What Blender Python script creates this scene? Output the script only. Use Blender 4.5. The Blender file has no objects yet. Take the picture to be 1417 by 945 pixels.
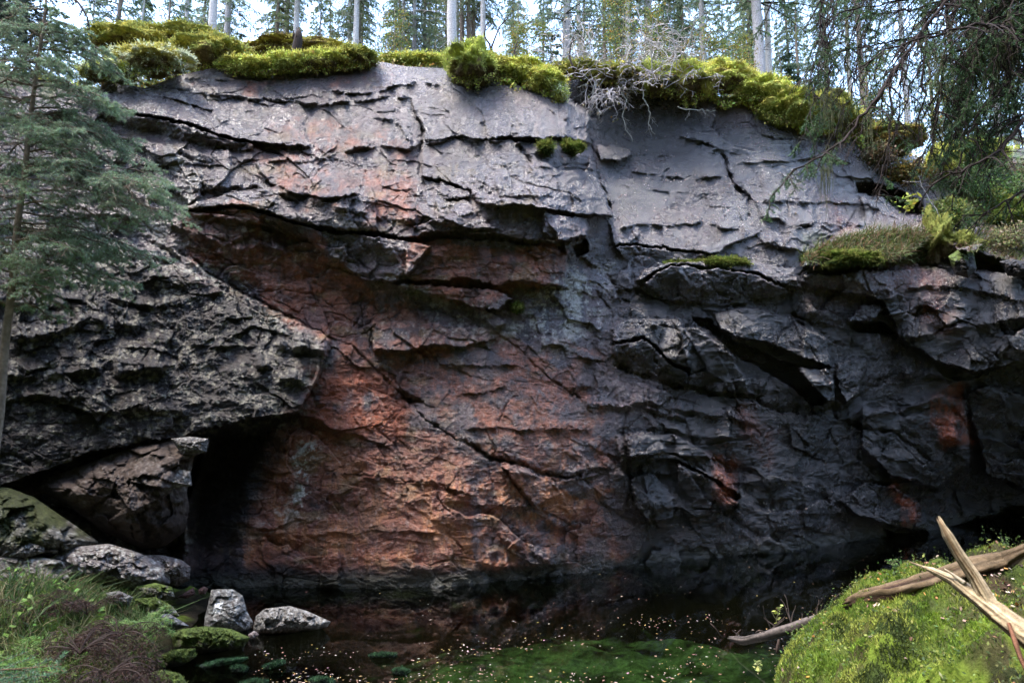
import bpy, math, random
import numpy as np
random.seed(7)
RNG = np.random.default_rng(7)
scene = bpy.context.scene
COL = scene.collection
# ------------------------------------------------------------------ camera
CAMZ, PITCH, F = 2.2, math.radians(6.0), 945.0
cam_d = bpy.data.cameras.new("camera")
cam = bpy.data.objects.new("camera", cam_d)
COL.objects.link(cam)
cam.location = (0, 0, CAMZ)
cam.rotation_euler = (math.radians(90) + PITCH, 0, 0)
cam_d.sensor_width = 36
cam_d.lens = 24
cam_d.clip_start = 0.05
cam_d.clip_end = 2000
scene.camera = cam
cam_d.dof.use_dof = True
cam_d.dof.focus_distance = 9.6
cam_d.dof.aperture_fstop = 2.8
# ------------------------------------------------------------------ sky and sun
SUN_EL, SUN_AZ = math.radians(70), math.radians(-112)   # veiled sun, very high, slightly behind the viewer, azimuth from +Y
world = bpy.data.worlds.new("World")
scene.world = world
world.use_nodes = True
wn = world.node_tree
sky = wn.nodes.new("ShaderNodeTexSky")
sky.sky_type = 'NISHITA'
sky.sun_disc = False
sky.sun_elevation = SUN_EL
sky.sun_rotation = SUN_AZ
sky.air_density = 1.0
sky.dust_density = 1.2
bg = wn.nodes["Background"]
wb = wn.nodes.new("ShaderNodeVectorMath"); wb.operation = 'MULTIPLY'; wb.inputs[1].default_value = (1.03, 1.0, .98)   # camera white balance
wn.links.new(sky.outputs[0], wb.inputs[0]); wn.links.new(wb.outputs[0], bg.inputs[0])
bg.inputs[1].default_value = 0.15
sun_d = bpy.data.lights.new("sun", 'SUN')
sun_d.energy = 0.75
sun_d.angle = math.radians(16)
sun_d.color = (1.0, 0.93, 0.82)
sun = bpy.data.objects.new("sun", sun_d)
COL.objects.link(sun)
sd = (math.sin(SUN_AZ) * math.cos(SUN_EL), math.cos(SUN_AZ) * math.cos(SUN_EL), math.sin(SUN_EL))
import mathutils
sun.rotation_euler = mathutils.Vector(sd).to_track_quat('Z', 'Y').to_euler()
scene.view_settings.view_transform = 'Standard'
scene.view_settings.look = 'None'
scene.view_settings.gamma = 1.0
scene.view_settings.exposure = 3.25
scene.render.engine = 'CYCLES'
scene.cycles.max_bounces = 5
scene.cycles.diffuse_bounces = 3
scene.cycles.glossy_bounces = 3
scene.cycles.transparent_max_bounces = 6

# ------------------------------------------------------------------ maths helpers
cp, sp_ = math.cos(PITCH), math.sin(PITCH)
def ray(u, v):
    u = np.asarray(u, float); v = np.asarray(v, float)
    x = (u - 708.5) / F; z = (472.5 - v) / F
    return x + 0 * z, cp - z * sp_ + 0 * x, sp_ + z * cp + 0 * x
def P(u, v, Y):
    dx, dy, dz = ray(u, v)
    t = Y / dy
    return np.stack([dx * t, dy * t, CAMZ + dz * t], -1)
def Ywater(u, v, z=0.0):
    dx, dy, dz = ray(u, v)
    return dy * (CAMZ - z) / (-dz)
def sstep(a, b, x):
    t = np.clip((x - a) / (b - a), 0, 1)
    return t * t * (3 - 2 * t)
def hsh(ix, iy, s):
    n = (ix.astype(np.int64) * 374761393 + iy.astype(np.int64) * 668265263 + s * 2147483647 + 1013904223) & 0xffffffff
    n = ((n ^ (n >> 13)) * 1274126177) & 0xffffffff
    n = ((n ^ (n >> 16)) * 2246822519) & 0xffffffff
    return ((n ^ (n >> 15)) & 0xffffff) / float(0xffffff)
def vnoise(x, y, s=0):
    ix = np.floor(x); iy = np.floor(y)
    fx = x - ix; fy = y - iy
    ix = ix.astype(np.int64); iy = iy.astype(np.int64)
    ux = fx * fx * fx * (fx * (fx * 6 - 15) + 10); uy = fy * fy * fy * (fy * (fy * 6 - 15) + 10)
    def g(i, j, dx, dy):
        a = hsh(i, j, s) * 2 * math.pi
        return np.cos(a) * dx + np.sin(a) * dy
    a = g(ix, iy, fx, fy); b = g(ix + 1, iy, fx - 1, fy)
    c = g(ix, iy + 1, fx, fy - 1); d = g(ix + 1, iy + 1, fx - 1, fy - 1)
    return ((a * (1 - ux) + b * ux) * (1 - uy) + (c * (1 - ux) + d * ux) * uy) * 1.5
def fbm(x, y, s=0, o=4, g=0.5):
    r = 0; a = 1.0
    for i in range(o):
        r = r + a * vnoise(x * 2 ** i, y * 2 ** i, s + i * 17)
        a *= g
    return r
def ridged(x, y, s=0, o=4):
    r = 0; a = 1.0
    for i in range(o):
        r = r + a * (1 - np.abs(vnoise(x * 2 ** i, y * 2 ** i, s + i * 13)) * 2.2)
        a *= 0.5
    return r / 1.9
def voronoi(x, y, s=0):
    ix = np.floor(x).astype(np.int64); iy = np.floor(y).astype(np.int64)
    f1 = np.full(x.shape, 9.0); f2 = np.full(x.shape, 9.0)
    r1 = np.zeros(x.shape); r2 = np.zeros(x.shape); r3 = np.zeros(x.shape)
    ddx = np.zeros(x.shape); ddy = np.zeros(x.shape)
    for i in (-1, 0, 1):
        for j in (-1, 0, 1):
            cx = ix + i; cy = iy + j
            ax = cx + hsh(cx, cy, s) - x; ay = cy + hsh(cx, cy, s + 5) - y
            d = np.sqrt(ax * ax + ay * ay)
            m = d < f1
            f2 = np.where(m, f1, np.minimum(f2, d))
            f1 = np.where(m, d, f1)
            ddx = np.where(m, ax, ddx); ddy = np.where(m, ay, ddy)
            r1 = np.where(m, hsh(cx, cy, s + 9), r1); r2 = np.where(m, hsh(cx, cy, s + 10), r2); r3 = np.where(m, hsh(cx, cy, s + 11), r3)
    return f1, f2, r1, r2, r3, ddx, ddy

# ------------------------------------------------------------------ mesh helpers
class Acc:
    """collects triangles / quads with a per-vertex colour; builds ONE mesh"""
    def __init__(s): s.v = []; s.t = []; s.q = []; s.c = []; s.n = 0
    def add(s, v, tris=None, quads=None, col=(1, 1, 1)):
        v = np.asarray(v, float).reshape(-1, 3)
        s.v.append(v)
        if tris is not None: s.t.append(np.asarray(tris, np.int64).reshape(-1, 3) + s.n)
        if quads is not None: s.q.append(np.asarray(quads, np.int64).reshape(-1, 4) + s.n)
        c = np.asarray(col, float)
        if c.ndim == 1: c = np.tile(c, (len(v), 1))
        s.c.append(c[:, :3])
        s.n += len(v)
    def mesh(s, name, mat, smooth=True):
        v = np.concatenate(s.v); c = np.concatenate(s.c)
        t = np.concatenate(s.t) if s.t else np.zeros((0, 3), np.int64)
        q = np.concatenate(s.q) if s.q else np.zeros((0, 4), np.int64)
        me = bpy.data.meshes.new(name)
        me.vertices.add(len(v)); me.vertices.foreach_set('co', v.astype(np.float32).ravel())
        me.loops.add(len(t) * 3 + len(q) * 4)
        me.loops.foreach_set('vertex_index', np.concatenate([t.ravel(), q.ravel()]).astype(np.int32))
        me.polygons.add(len(t) + len(q))
        st = np.concatenate([np.arange(len(t)) * 3, len(t) * 3 + np.arange(len(q)) * 4])
        me.polygons.foreach_set('loop_start', st.astype(np.int32))
        me.polygons.foreach_set('use_smooth', np.full(len(t) + len(q), smooth))
        at = me.color_attributes.new('Col', 'FLOAT_COLOR', 'POINT')
        at.data.foreach_set('color', np.concatenate([c, np.ones((len(c), 1))], 1).astype(np.float32).ravel())
        me.update(calc_edges=True)
        me.validate()
        if mat: me.materials.append(mat)
        return me
    def build(s, name, mat, parent=None, smooth=True, origin=None):
        if origin is not None:
            o_ = np.asarray(origin, float)
            s.v = [a - o_ for a in s.v]
        o = bpy.data.objects.new(name, s.mesh(name, mat, smooth))
        if origin is not None: o.location = tuple(origin)
        COL.objects.link(o)
        if parent is not None: o.parent = parent
        return o
def empty(name, loc=(0, 0, 0)):
    o = bpy.data.objects.new(name, None); COL.objects.link(o); o.location = tuple(loc)
    return o
def tag(o, label=None, cat=None, group=None, kind=None):
    if label: o['label'] = label
    if cat: o['category'] = cat
    if group: o['group'] = group
    if kind: o['kind'] = kind
    return o
def gridquads(nr, nc):
    i = np.arange(nr * nc).reshape(nr, nc)
    return np.stack([i[:-1, :-1], i[1:, :-1], i[1:, 1:], i[:-1, 1:]], -1).reshape(-1, 4)
def tube(acc, pts, rad, k=5, col=(1, 1, 1), cap=True):
    pts = np.asarray(pts, float); n = len(pts)
    rad = np.broadcast_to(np.asarray(rad, float), (n,))
    tg = np.gradient(pts, axis=0); tg /= np.linalg.norm(tg, axis=1, keepdims=True) + 1e-9
    ref = np.array([0, 0, 1.0]) if abs(tg[:, 2].mean()) < 0.8 else np.array([1.0, 0, 0])
    a = np.cross(tg, ref); a /= np.linalg.norm(a, axis=1, keepdims=True) + 1e-9
    b = np.cross(tg, a)
    th = np.arange(k) * 2 * math.pi / k
    ring = pts[:, None] + rad[:, None, None] * (np.cos(th)[None, :, None] * a[:, None] + np.sin(th)[None, :, None] * b[:, None])
    i = np.arange(n * k).reshape(n, k); j = np.roll(i, -1, 1)
    q = np.stack([i[:-1], j[:-1], j[1:], i[1:]], -1).reshape(-1, 4)
    v = ring.reshape(-1, 3); tr = None
    if cap:
        v = np.concatenate([v, pts[:1], pts[-1:]])
        m = n * k
        tr = np.concatenate([np.stack([np.full(k, m), j[0], i[0]], -1), np.stack([np.full(k, m + 1), i[-1], j[-1]], -1)])
    acc.add(v, tris=tr, quads=q, col=col)
def rperp(d, rng=RNG):
    r = rng.normal(size=d.shape); r -= d * (r * d).sum(-1, keepdims=True)
    return r / (np.linalg.norm(r, axis=-1, keepdims=True) + 1e-9)
def needles(acc, p0, p1, per, length, width, spread=0.8, col=(0.05, 0.08, 0.04), cvar=0.35, rng=RNG, grav=0.0):
    """thin leaf-shaped triangles along segments p0->p1"""
    p0 = np.repeat(np.asarray(p0, float), per, 0); p1 = np.repeat(np.asarray(p1, float), per, 0)
    n = len(p0)
    if n == 0: return
    d = p1 - p0; d /= np.linalg.norm(d, axis=1, keepdims=True) + 1e-9
    base = p0 + (p1 - p0) * rng.random((n, 1))
    dr = d * (1 - spread * 0.5) + rperp(d, rng) * spread
    dr[:, 2] -= grav
    dr /= np.linalg.norm(dr, axis=1, keepdims=True)
    w = rperp(dr, rng)
    L = length * (0.6 + 0.8 * rng.random((n, 1)))
    W = width * (0.7 + 0.6 * rng.random((n, 1)))
    v = np.stack([base - w * W * 0.5, base + w * W * 0.5, base + dr * L], 1)
    c = np.asarray(col)[None] * (1 + cvar * (rng.random((n, 1)) * 2 - 1)) * (1 + 0.12 * rng.normal(size=(n, 3)))
    c = np.repeat(np.clip(c, 0.003, 1), 3, 0)
    acc.add(v.reshape(-1, 3), tris=np.arange(n * 3).reshape(n, 3), col=c)
def leafquads(acc, pos, size, col, cvar=0.3, flat=None, rng=RNG, aspect=0.6):
    """small leaf-shaped quads at points"""
    n = len(pos)
    if n == 0: return
    d = rng.normal(size=(n, 3))
    if flat is not None: d[:, 2] *= flat
    d /= np.linalg.norm(d, axis=1, keepdims=True)
    if flat is not None:
        up = np.array([[0, 0, 1.0]]) + rng.normal(size=(n, 3)) * flat
        w = np.cross(d, up)
    else: w = rperp(d, rng)
    w /= np.linalg.norm(w, axis=1, keepdims=True) + 1e-9
    L = size * (0.6 + 0.8 * rng.random((n, 1)))
    v = np.stack([pos - d * L * .5, pos + w * L * aspect * .5, pos + d * L * .5, pos - w * L * aspect * .5], 1)
    c = np.asarray(col)
    c = c[None] if c.ndim == 1 else c
    c = c * (1 + cvar * (rng.random((n, 1)) * 2 - 1)) * (1 + 0.1 * rng.normal(size=(n, 3)))
    acc.add(v.reshape(-1, 3), quads=np.arange(n * 4).reshape(n, 4), col=np.repeat(np.clip(c, 0.003, 1), 4, 0))

# ------------------------------------------------------------------ materials
def mat_new(name):
    m = bpy.data.materials.new(name); m.use_nodes = True
    return m, m.node_tree, m.node_tree.nodes['Principled BSDF']
def N(nt, t, **kw):
    n = nt.nodes.new(t)
    for k, x in kw.items(): setattr(n, k, x)
    return n
def noise_node(nt, vec, scale, detail=6, rough=0.6):
    n = N(nt, 'ShaderNodeTexNoise'); n.inputs['Scale'].default_value = scale
    n.inputs['Detail'].default_value = detail; n.inputs['Roughness'].default_value = rough
    nt.links.new(vec, n.inputs['Vector'])
    return n
def mrange(nt, val, a, b, c, d):
    n = N(nt, 'ShaderNodeMapRange')
    n.inputs[1].default_value = a; n.inputs[2].default_value = b; n.inputs[3].default_value = c; n.inputs[4].default_value = d
    nt.links.new(val, n.inputs[0]); return n.outputs[0]
def mixrgb(nt, fac, a, b, mode='MIX'):
    n = N(nt, 'ShaderNodeMix', data_type='RGBA', blend_type=mode)
    def s(i, x):
        if hasattr(x, 'is_linked') or hasattr(x, 'links'): nt.links.new(x, n.inputs[i])
        elif isinstance(x, (int, float)): n.inputs[i].default_value = x
        else: n.inputs[i].default_value = (*x, 1)
    s(0, fac); s(6, a); s(7, b)
    return n.outputs[2]
def vmat(name, rough=0.8, spec=0.3, bump_scale=0, bump=0.3, var=(0.75, 1.25), vscale=20, translucent=0.0, wetattr=False, bdist=0.01):
    """procedural material: per-vertex colour times noise, with bump"""
    m, nt, b = mat_new(name)
    geo = N(nt, 'ShaderNodeNewGeometry'); tc = N(nt, 'ShaderNodeTexCoord')
    at = N(nt, 'ShaderNodeVertexColor', layer_name='Col')
    nz = noise_node(nt, tc.outputs['Object'], vscale, 6, 0.65)
    f = mrange(nt, nz.outputs[0], 0.3, 0.7, var[0], var[1])
    mx = N(nt, 'ShaderNodeVectorMath', operation='SCALE')
    nt.links.new(at.outputs[0], mx.inputs[0]); nt.links.new(f, mx.inputs[3])
    nt.links.new(mx.outputs[0], b.inputs['Base Color'])
    b.inputs['Roughness'].default_value = rough
    b.inputs['Specular IOR Level'].default_value = spec
    if bump_scale:
        n2 = noise_node(nt, tc.outputs['Object'], bump_scale, 8, 0.7)
        bp = N(nt, 'ShaderNodeBump'); bp.inputs['Strength'].default_value = bump; bp.inputs['Distance'].default_value = bdist
        nt.links.new(n2.outputs[0], bp.inputs['Height']); nt.links.new(bp.outputs[0], b.inputs['Normal'])
    if translucent:
        tr = N(nt, 'ShaderNodeBsdfTranslucent'); nt.links.new(mx.outputs[0], tr.inputs[0])
        ms = N(nt, 'ShaderNodeMixShader'); ms.inputs[0].default_value = translucent
        nt.links.new(b.outputs[0], ms.inputs[1]); nt.links.new(tr.outputs[0], ms.inputs[2])
        nt.links.new(ms.outputs[0], nt.nodes['Material Output'].inputs[0])
    return m
M_STONE = vmat('lichened_stone', 0.75, 0.3, 32, 1.0, (0.5, 1.5), 28, bdist=0.03)
M_BARK = vmat('bark', 0.85, 0.2, 45, 0.8, (0.55, 1.45), 30)
M_WOOD = vmat('broken_wood', 0.75, 0.2, 60, 0.8, (0.6, 1.3), 25)
M_NEEDLE = vmat('needles', 0.6, 0.3, 0, 0, (0.7, 1.3), 6, 0.3)
M_LEAF = vmat('leaves', 0.6, 0.3, 0, 0, (0.8, 1.2), 10, 0.35)
M_MOSS = vmat('moss', 0.9, 0.1, 70, 1.0, (0.5, 1.5), 22, 0.2, bdist=.02)
M_LITTER = vmat('leaf_litter', 0.6, 0.3, 0, 0, (0.85, 1.15), 30)
# ------------------------------------------------------------------ the cliff
TOPL = np.array([(-160,70),(0,95),(60,112),(130,125),(150,112),(200,122),(250,104),(300,93),(340,100),(370,105),(420,99),(470,92),(520,84),(560,92),(620,95),(650,112),(700,107),(740,120),(772,132),(784,113),(812,108),(830,105),(900,115),(960,130),(1020,140),(1060,150),(1110,175),(1160,178),(1200,195),(1250,212),(1290,222),(1350,215),(1417,205),(1580,195)], float)
def vtop(u): return np.interp(u, TOPL[:, 0], TOPL[:, 1])
WL = np.array([(-160,812),(270,812),(540,811),(640,808),(700,800),(760,795),(850,786),(950,775),(1050,767),(1150,756),(1230,742),(1280,735),(1417,715),(1580,700)], float)
def vwat(u): return np.interp(u, WL[:, 0], WL[:, 1])
NC, NR = 1330, 800
us = np.linspace(-130, 1550, NC)
S = np.linspace(0, 1, NR)
U = np.tile(us, (NR, 1))
vt, vb = vtop(us), vwat(us) + 45
V = vt[None] + (vb - vt)[None] * S[:, None]
# base depth from control points (thin plate spline)
ctrl = [(-130,120,9.6),(0,120,9.7),(0,250,9.2),(-130,350,8.6),(0,400,8.75),(0,520,8.7),(0,640,8.8),(0,800,8.9),(-130,800,8.8),
 (150,120,10.1),(250,105,10.4),(150,220,9.7),(250,260,9.5),(150,330,9.2),(150,430,9.0),(150,560,8.95),(150,680,9.0),(150,800,9.0),
 (350,100,10.5),(350,150,10.2),(350,205,9.9),(350,290,9.45),(350,400,9.5),(350,500,9.35),(350,620,9.35),(350,700,9.2),(350,812,8.98),
 (500,95,10.6),(500,200,10.0),(500,290,9.45),(500,400,9.6),(500,500,9.4),(500,620,9.25),(500,720,9.1),(500,812,8.98),
 (640,100,10.7),(640,200,10.1),(640,290,9.55),(640,400,9.75),(640,480,9.6),(640,600,9.3),(640,700,9.15),(640,808,9.1),
 (780,140,10.7),(780,200,10.3),(780,290,9.8),(780,400,10.0),(780,500,9.75),(780,600,9.55),(780,700,9.6),(780,793,9.65),
 (840,130,11.9),(840,200,11.7),(870,300,11.0),(870,400,10.5),(870,500,10.2),(870,600,10.0),(870,700,10.15),(870,783,10.2),
 (980,140,12.2),(980,240,11.7),(980,320,11.1),(980,420,10.8),(980,520,10.7),(980,600,10.6),(980,700,10.7),(980,772,10.75),
 (1100,175,12.3),(1100,250,11.8),(1100,340,11.2),(1100,440,11.1),(1100,540,11.1),(1100,640,11.2),(1100,762,11.3),
 (1220,200,12.8),(1220,300,12.1),(1220,380,11.6),(1220,480,11.6),(1220,600,11.9),(1220,744,12.5),
 (1350,215,13.6),(1350,300,12.9),(1350,380,12.0),(1350,480,12.0),(1350,600,12.6),(1350,725,13.9),
 (1500,200,13.8),(1500,350,12.4),(1500,500,12.3),(1500,700,14.6)]
ctrl = np.array(ctrl, float); ctrl[(ctrl[:, 1] <= 176) & (ctrl[:, 0] >= 340), 2] += .3; ctrl[(ctrl[:, 1] <= 176) & (ctrl[:, 0] >= 820), 2] -= .35; ctrl[(ctrl[:, 1] > 176) & (ctrl[:, 1] <= 250) & (ctrl[:, 0] >= 340), 2] += .08
def tps_fit(pts, val, lam=0.5):
    n = len(pts); d = np.linalg.norm(pts[:, None] - pts[None], axis=2) / 300
    K = np.where(d > 0, d * d * np.log(d + 1e-12), 0) + lam * 0.01 * np.eye(n)
    Pm = np.c_[np.ones(n), pts / 300]
    A = np.block([[K, Pm], [Pm.T, np.zeros((3, 3))]])
    return np.linalg.solve(A, np.r_[val, 0, 0, 0])
def tps_eval(w, pts, x, y):
    r = w[-3] + w[-2] * x / 300 + w[-1] * y / 300
    for i, (a, b) in enumerate(pts):
        d2 = ((x - a) ** 2 + (y - b) ** 2) / 90000
        r = r + w[i] * 0.5 * d2 * np.log(d2 + 1e-12)
    return r
w_ = tps_fit(ctrl[:, :2], ctrl[:, 2])
sub = 8
Yc = tps_eval(w_, ctrl[:, :2], U[::sub, ::sub], V[::sub, ::sub])
def upsample(A, nr, nc):
    r = np.linspace(0, A.shape[0] - 1, nr) if False else np.minimum(np.arange(nr) / sub, A.shape[0] - 1)
    c = np.minimum(np.arange(nc) / sub, A.shape[1] - 1)
    r0 = np.minimum(r.astype(int), A.shape[0] - 2); c0 = np.minimum(c.astype(int), A.shape[1] - 2)
    fr = (r - r0)[:, None]; fc = (c - c0)[None]
    return (A[r0][:, c0] * (1 - fr) * (1 - fc) + A[r0 + 1][:, c0] * fr * (1 - fc) + A[r0][:, c0 + 1] * (1 - fr) * fc + A[r0 + 1][:, c0 + 1] * fr * fc)
YB = upsample(Yc, NR, NC)
# warped drawing coordinates: ragged edges
j1 = fbm(U / 38, V / 38, 1, 3); j2 = fbm(U / 38, V / 38, 2, 3); j3 = vnoise(U / 5, V / 5, 3); j4 = vnoise(U / 5, V / 5, 4)
j5 = hsh(np.floor(U / 6 + j1).astype(np.int64), np.floor(V / 6 + j2).astype(np.int64), 5) - .5
UW = U + 3.0 * j1 + 1.5 * j3; VW = V + 3.0 * j2 + 1.5 * j4 + 2.0 * j5
D = np.zeros_like(U)          # relief towards the camera, metres

def seg_dist(px, py, a, b, c, d):
    vx, vy = c - a, d - b; L = vx * vx + vy * vy + 1e-9
    t = np.clip(((px - a) * vx + (py - b) * vy) / L, 0, 1)
    return np.hypot(px - a - t * vx, py - b - t * vy), t
def inside(px, py, pts):
    r = np.zeros(px.shape, bool); n = len(pts)
    for i in range(n):
        x1, y1 = pts[i][:2]; x2, y2 = pts[(i + 1) % n][:2]
        if y1 == y2: continue
        c = (y1 > py) != (y2 > py)
        r ^= c & (px < (x2 - x1) * (py - y1) / (y2 - y1) + x1)
    return r
def sdf(px, py, pts):
    d = np.full(px.shape, 1e9); n = len(pts)
    for i in range(n):
        e, _ = seg_dist(px, py, pts[i][0], pts[i][1], pts[(i + 1) % n][0], pts[(i + 1) % n][1])
        d = np.minimum(d, e)
    return np.where(inside(px, py, pts), d, -d)
def box(pts, pad):
    a = np.array([p[:2] for p in pts], float)
    m = (UW > a[:, 0].min() - pad) & (UW < a[:, 0].max() + pad) & (VW > a[:, 1].min() - pad) & (VW < a[:, 1].max() + pad)
    return m
def B(pts, w=2.5):
    """a faceted block: vertices (u, v, height towards the viewer)"""
    m = box(pts, 2); x = UW[m]; y = VW[m]
    s = sdf(x, y, pts); k = s > 0
    x = x[k]; y = y[k]; s = s[k]
    h = 0; tw = 0
    for (a, b, c) in pts:
        wi = 1.0 / (((x - a) ** 2 + (y - b) ** 2) + 60.0) ** 1.1
        h = h + wi * c; tw = tw + wi
    A = np.array([(a, b, 1) for a, b, c in pts], float); co = np.linalg.lstsq(A, np.array([c for _, _, c in pts], float), rcond=None)[0]
    hp = x * co[0] + y * co[1] + co[2]
    hh = 0.5 * h / tw + 0.5 * hp
    t = D[m]; tt = t[k]; tt += hh * 1.3 * sstep(0, w, s); t[k] = tt; D[m] = t
def ST(pts, h, La, Lb=2.0, vert=False, fade=14):
    """a step: rock above (or left of, for vert) the line stands proud, its underside Lb px deep"""
    pts = np.array(pts, float)
    X, Yv = (VW, UW) if vert else (UW, VW)
    a = pts[:, 1] if vert else pts[:, 0]; b = pts[:, 0] if vert else pts[:, 1]
    m = (X > a[0]) & (X < a[-1]) & (Yv > b.min() - 4 * La) & (Yv < b.max() + Lb + 2)
    x = X[m]; y = Yv[m]
    dv = np.interp(x, a, b) - y
    f = np.minimum(sstep(0, fade, x - a[0]), sstep(0, fade, a[-1] - x))
    f = f * np.clip(.75 + 1.3 * vnoise(x / 23, x * 0 + b[0], 61) + .5 * vnoise(x / 7, x * 0 + b[0], 62), .2, 1.5)
    val = np.where(dv > 0, np.exp(-dv / La), np.clip(1 + dv / Lb, 0, 1))
    D[m] += 1.3 * h * f * val
def CK(pts, depth=0.06, w=1.6, fade=10):
    m = box(pts, 4 * w); x = UW[m]; y = VW[m]
    best = np.full(x.shape, 1e9); arc = np.zeros(x.shape); L = 0
    for i in range(len(pts) - 1):
        (a, b), (c, d) = pts[i], pts[i + 1]
        e, t = seg_dist(x, y, a, b, c, d); l = math.hypot(c - a, d - b)
        k = e < best; best = np.where(k, e, best); arc = np.where(k, L + t * l, arc); L += l
    f = np.minimum(sstep(-2, fade, arc), sstep(-2, fade, L - arc)) * np.clip(.75 + 1.1 * vnoise(arc / 17, arc * 0 + L + 3, 18), .4, 1.4)
    ww = w * (0.75 + 0.5 * vnoise(arc / 9, arc * 0 + L, 8))
    D[m] -= depth * f * np.exp(-(best / ww) ** 2)

# -- large masses -----------------------------------------------------------
# left block overhanging the dark hollow
B([(-130,330,.1),(0,330,.1),(150,340,.0),(240,345,0),(300,385,.12),(380,430,.35),(457,466,.6),(456,484,.6),(440,520,.5),(420,562,.55),(406,574,.6),(340,582,.75),(291,596,.8),(271,602,.8),(217,612,.75),(169,619,.7),(119,631,.65),(60,655,.6),(0,672,.6),(-130,690,.5)], 3)
# hollow under the block
B([(262,640,-.5),(290,598,-.75),(335,586,-.5),(375,585,-.15),(395,580,0),(370,620,-.05),(350,660,-.08),(335,720,-.05),(345,790,0),(300,810,-.15),(262,800,-.4),(255,740,-.6)], 22)
B([(0,675,-.3),(60,658,-.5),(119,634,-.5),(169,622,-.4),(217,615,-.4),(285,602,-.5),(280,640,-.5),(260,700,-.6),(250,790,-.4),(190,790,-.3),(0,780,-.2)], 8)
# upper-left slab with its dark sloping underside
B([(130,128,.1),(230,118,.05),(330,118,.05),(420,160,.05),(430,205,.12),(352,200,.28),(318,192,.30),(268,176,.32),(200,160,.28),(135,148,.2)], 4)
B([(135,148,.22),(200,160,.28),(268,176,.30),(318,192,.28),(352,200,.26),(352,209,0),(330,210,0),(270,200,-.05),(210,184,-.05),(135,160,0)], 2)
# bulging middle mass over the rusty recess
B([(250,285,.1),(300,270,.25),(345,262,.3),(420,250,.1),(500,230,.0),(580,245,.05),(640,260,.05),(820,300,.1),(812,335,.3),(741,335,.28),(690,330,.28),(640,322,.25),(560,330,.28),(500,320,.3),(440,318,.32),(380,298,.36),(330,285,.32),(262,292,.2)], 4)
B([(262,292,.15),(330,285,.3),(380,298,.34),(440,318,.3),(500,322,.3),(560,330,.28),(600,340,.1),(560,388,.28),(538,391,.3),(504,390,.3),(470,366,.26),(430,335,.1),(380,320,.0),(330,305,0),(270,300,0)], 3)
B([(560,335,.12),(640,328,.1),(741,338,.1),(790,345,.15),(786,370,.22),(782,398,.34),(745,394,.33),(704,391,.3),(690,397,.26),(640,386,.22),(605,391,.24),(560,388,.25)], 3)
B([(540,391,.22),(605,394,.2),(690,400,.22),(712,412,.22),(690,428,.24),(660,429,.24),(639,420,.24),(605,408,.22),(560,399,.22)], 2)
B([(660,430,.16),(668,426,.1),(690,437,.2),(702,446,.22),(684,456,.16),(670,448,.12)], 2)
# central block and the ones below it
B([(585,196,.05),(640,190,.05),(720,194,.1),(815,203,.3),(826,234,.3),(839,271,.36),(849,298,.45),(812,299,.40),(755,291,.3),(690,285,.24),(660,281,.22),(650,264,.2),(609,249,.2),(582,247,.15)], 3)
B([(470,96,0),(560,90,0),(620,96,0),(700,110,.05),(790,142,.25),(815,160,.35),(819,202,.4),(792,194,.22),(741,192,.16),(680,193,.12),(639,191,.12),(585,199,.1),(582,176,.12),(572,156,.05),(568,139,.0)], 3)
B([(609,250,.1),(648,262,.1),(652,270,.12),(646,277,.14),(610,273,.14)], 2)
B([(600,275,.08),(648,279,.1),(665,300,.15),(690,318,.16),(640,316,.16),(606,300,.14)], 2)
B([(752,293,.12),(812,300,.16),(812,330,.22),(780,334,.2),(750,322,.16)], 2)
B([(792,340,-.25),(812,332,-.3),(817,350,-.35),(800,358,-.3)], 2)
B([(514,445,.12),(600,446,.1),(673,456,.06),(690,470,.05),(640,480,.1),(595,479,.14),(555,488,.18),(516,486,.22)], 2)
# left lobes
B([(196,186,.05),(240,205,.1),(265,225,.15),(280,250,.2),(278,275,.2),(262,285,.18),(240,262,.1),(215,262,.1),(200,220,.05)], 4)
B([(245,208,0),(318,208,.1),(325,235,.12),(300,262,.14),(283,262,.05),(270,235,.0)], 3)
B([(352,226,.12),(400,212,.08),(450,216,.1),(470,232,.1),(500,270,.14),(450,278,.12),(400,268,.14),(372,256,.12),(358,240,.16)], 4)
B([(779,119),(790,112),(832,108),(838,140),(834,165),(818,162),(806,150),(790,141),(779,133)], 3) if False else B([(780,118,-.5),(790,108,-.7),(834,104,-.6),(846,135,-.3),(830,165,-.2),(818,160,-.3),(806,150,-.45),(790,141,-.5),(780,133,-.4)], 2)
# right dark blocks: facets facing down under lit ledges
B([(850,342,.18),(880,337,.2),(950,349,.16),(992,351,.1),(960,361,0),(900,371,-.03),(868,362,-.02)], 2)
B([(838,300,.0),(900,290,.0),(1000,300,.0),(1060,320,.05),(990,351,.12),(950,348,.16),(880,336,.2),(850,341,.18)], 2)
B([(890,391,.3),(910,374,.32),(950,367,.32),(1020,374,.34),(1079,391,.34),(1097,404,.15),(1038,418,.02),(1005,425,.0),(954,420,0),(920,415,.05),(900,402,.15)], 2)
B([(880,392,.28),(890,370,.1),(1000,355,.05),(1100,372,.05),(1110,400,.15),(1079,390,.34),(1020,373,.34),(950,366,.32),(910,373,.32)], 2)
B([(846,478,.25),(887,469,.32),(937,506,.34),(951,514,.32),(951,534,.05),(904,520,.0),(856,513,.0)], 2)
B([(862,440,.1),(940,440,.2),(960,470,.2),(952,512,.3),(937,505,.34),(887,468,.32),(848,476,.25),(845,455,.1)], 3)
B([(937,452,.15),(975,450,.3),(1010,480,.35),(1030,520,.3),(1045,548,.1),(1000,545,.05),(945,534,.02),(952,515,.25)], 3)
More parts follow.
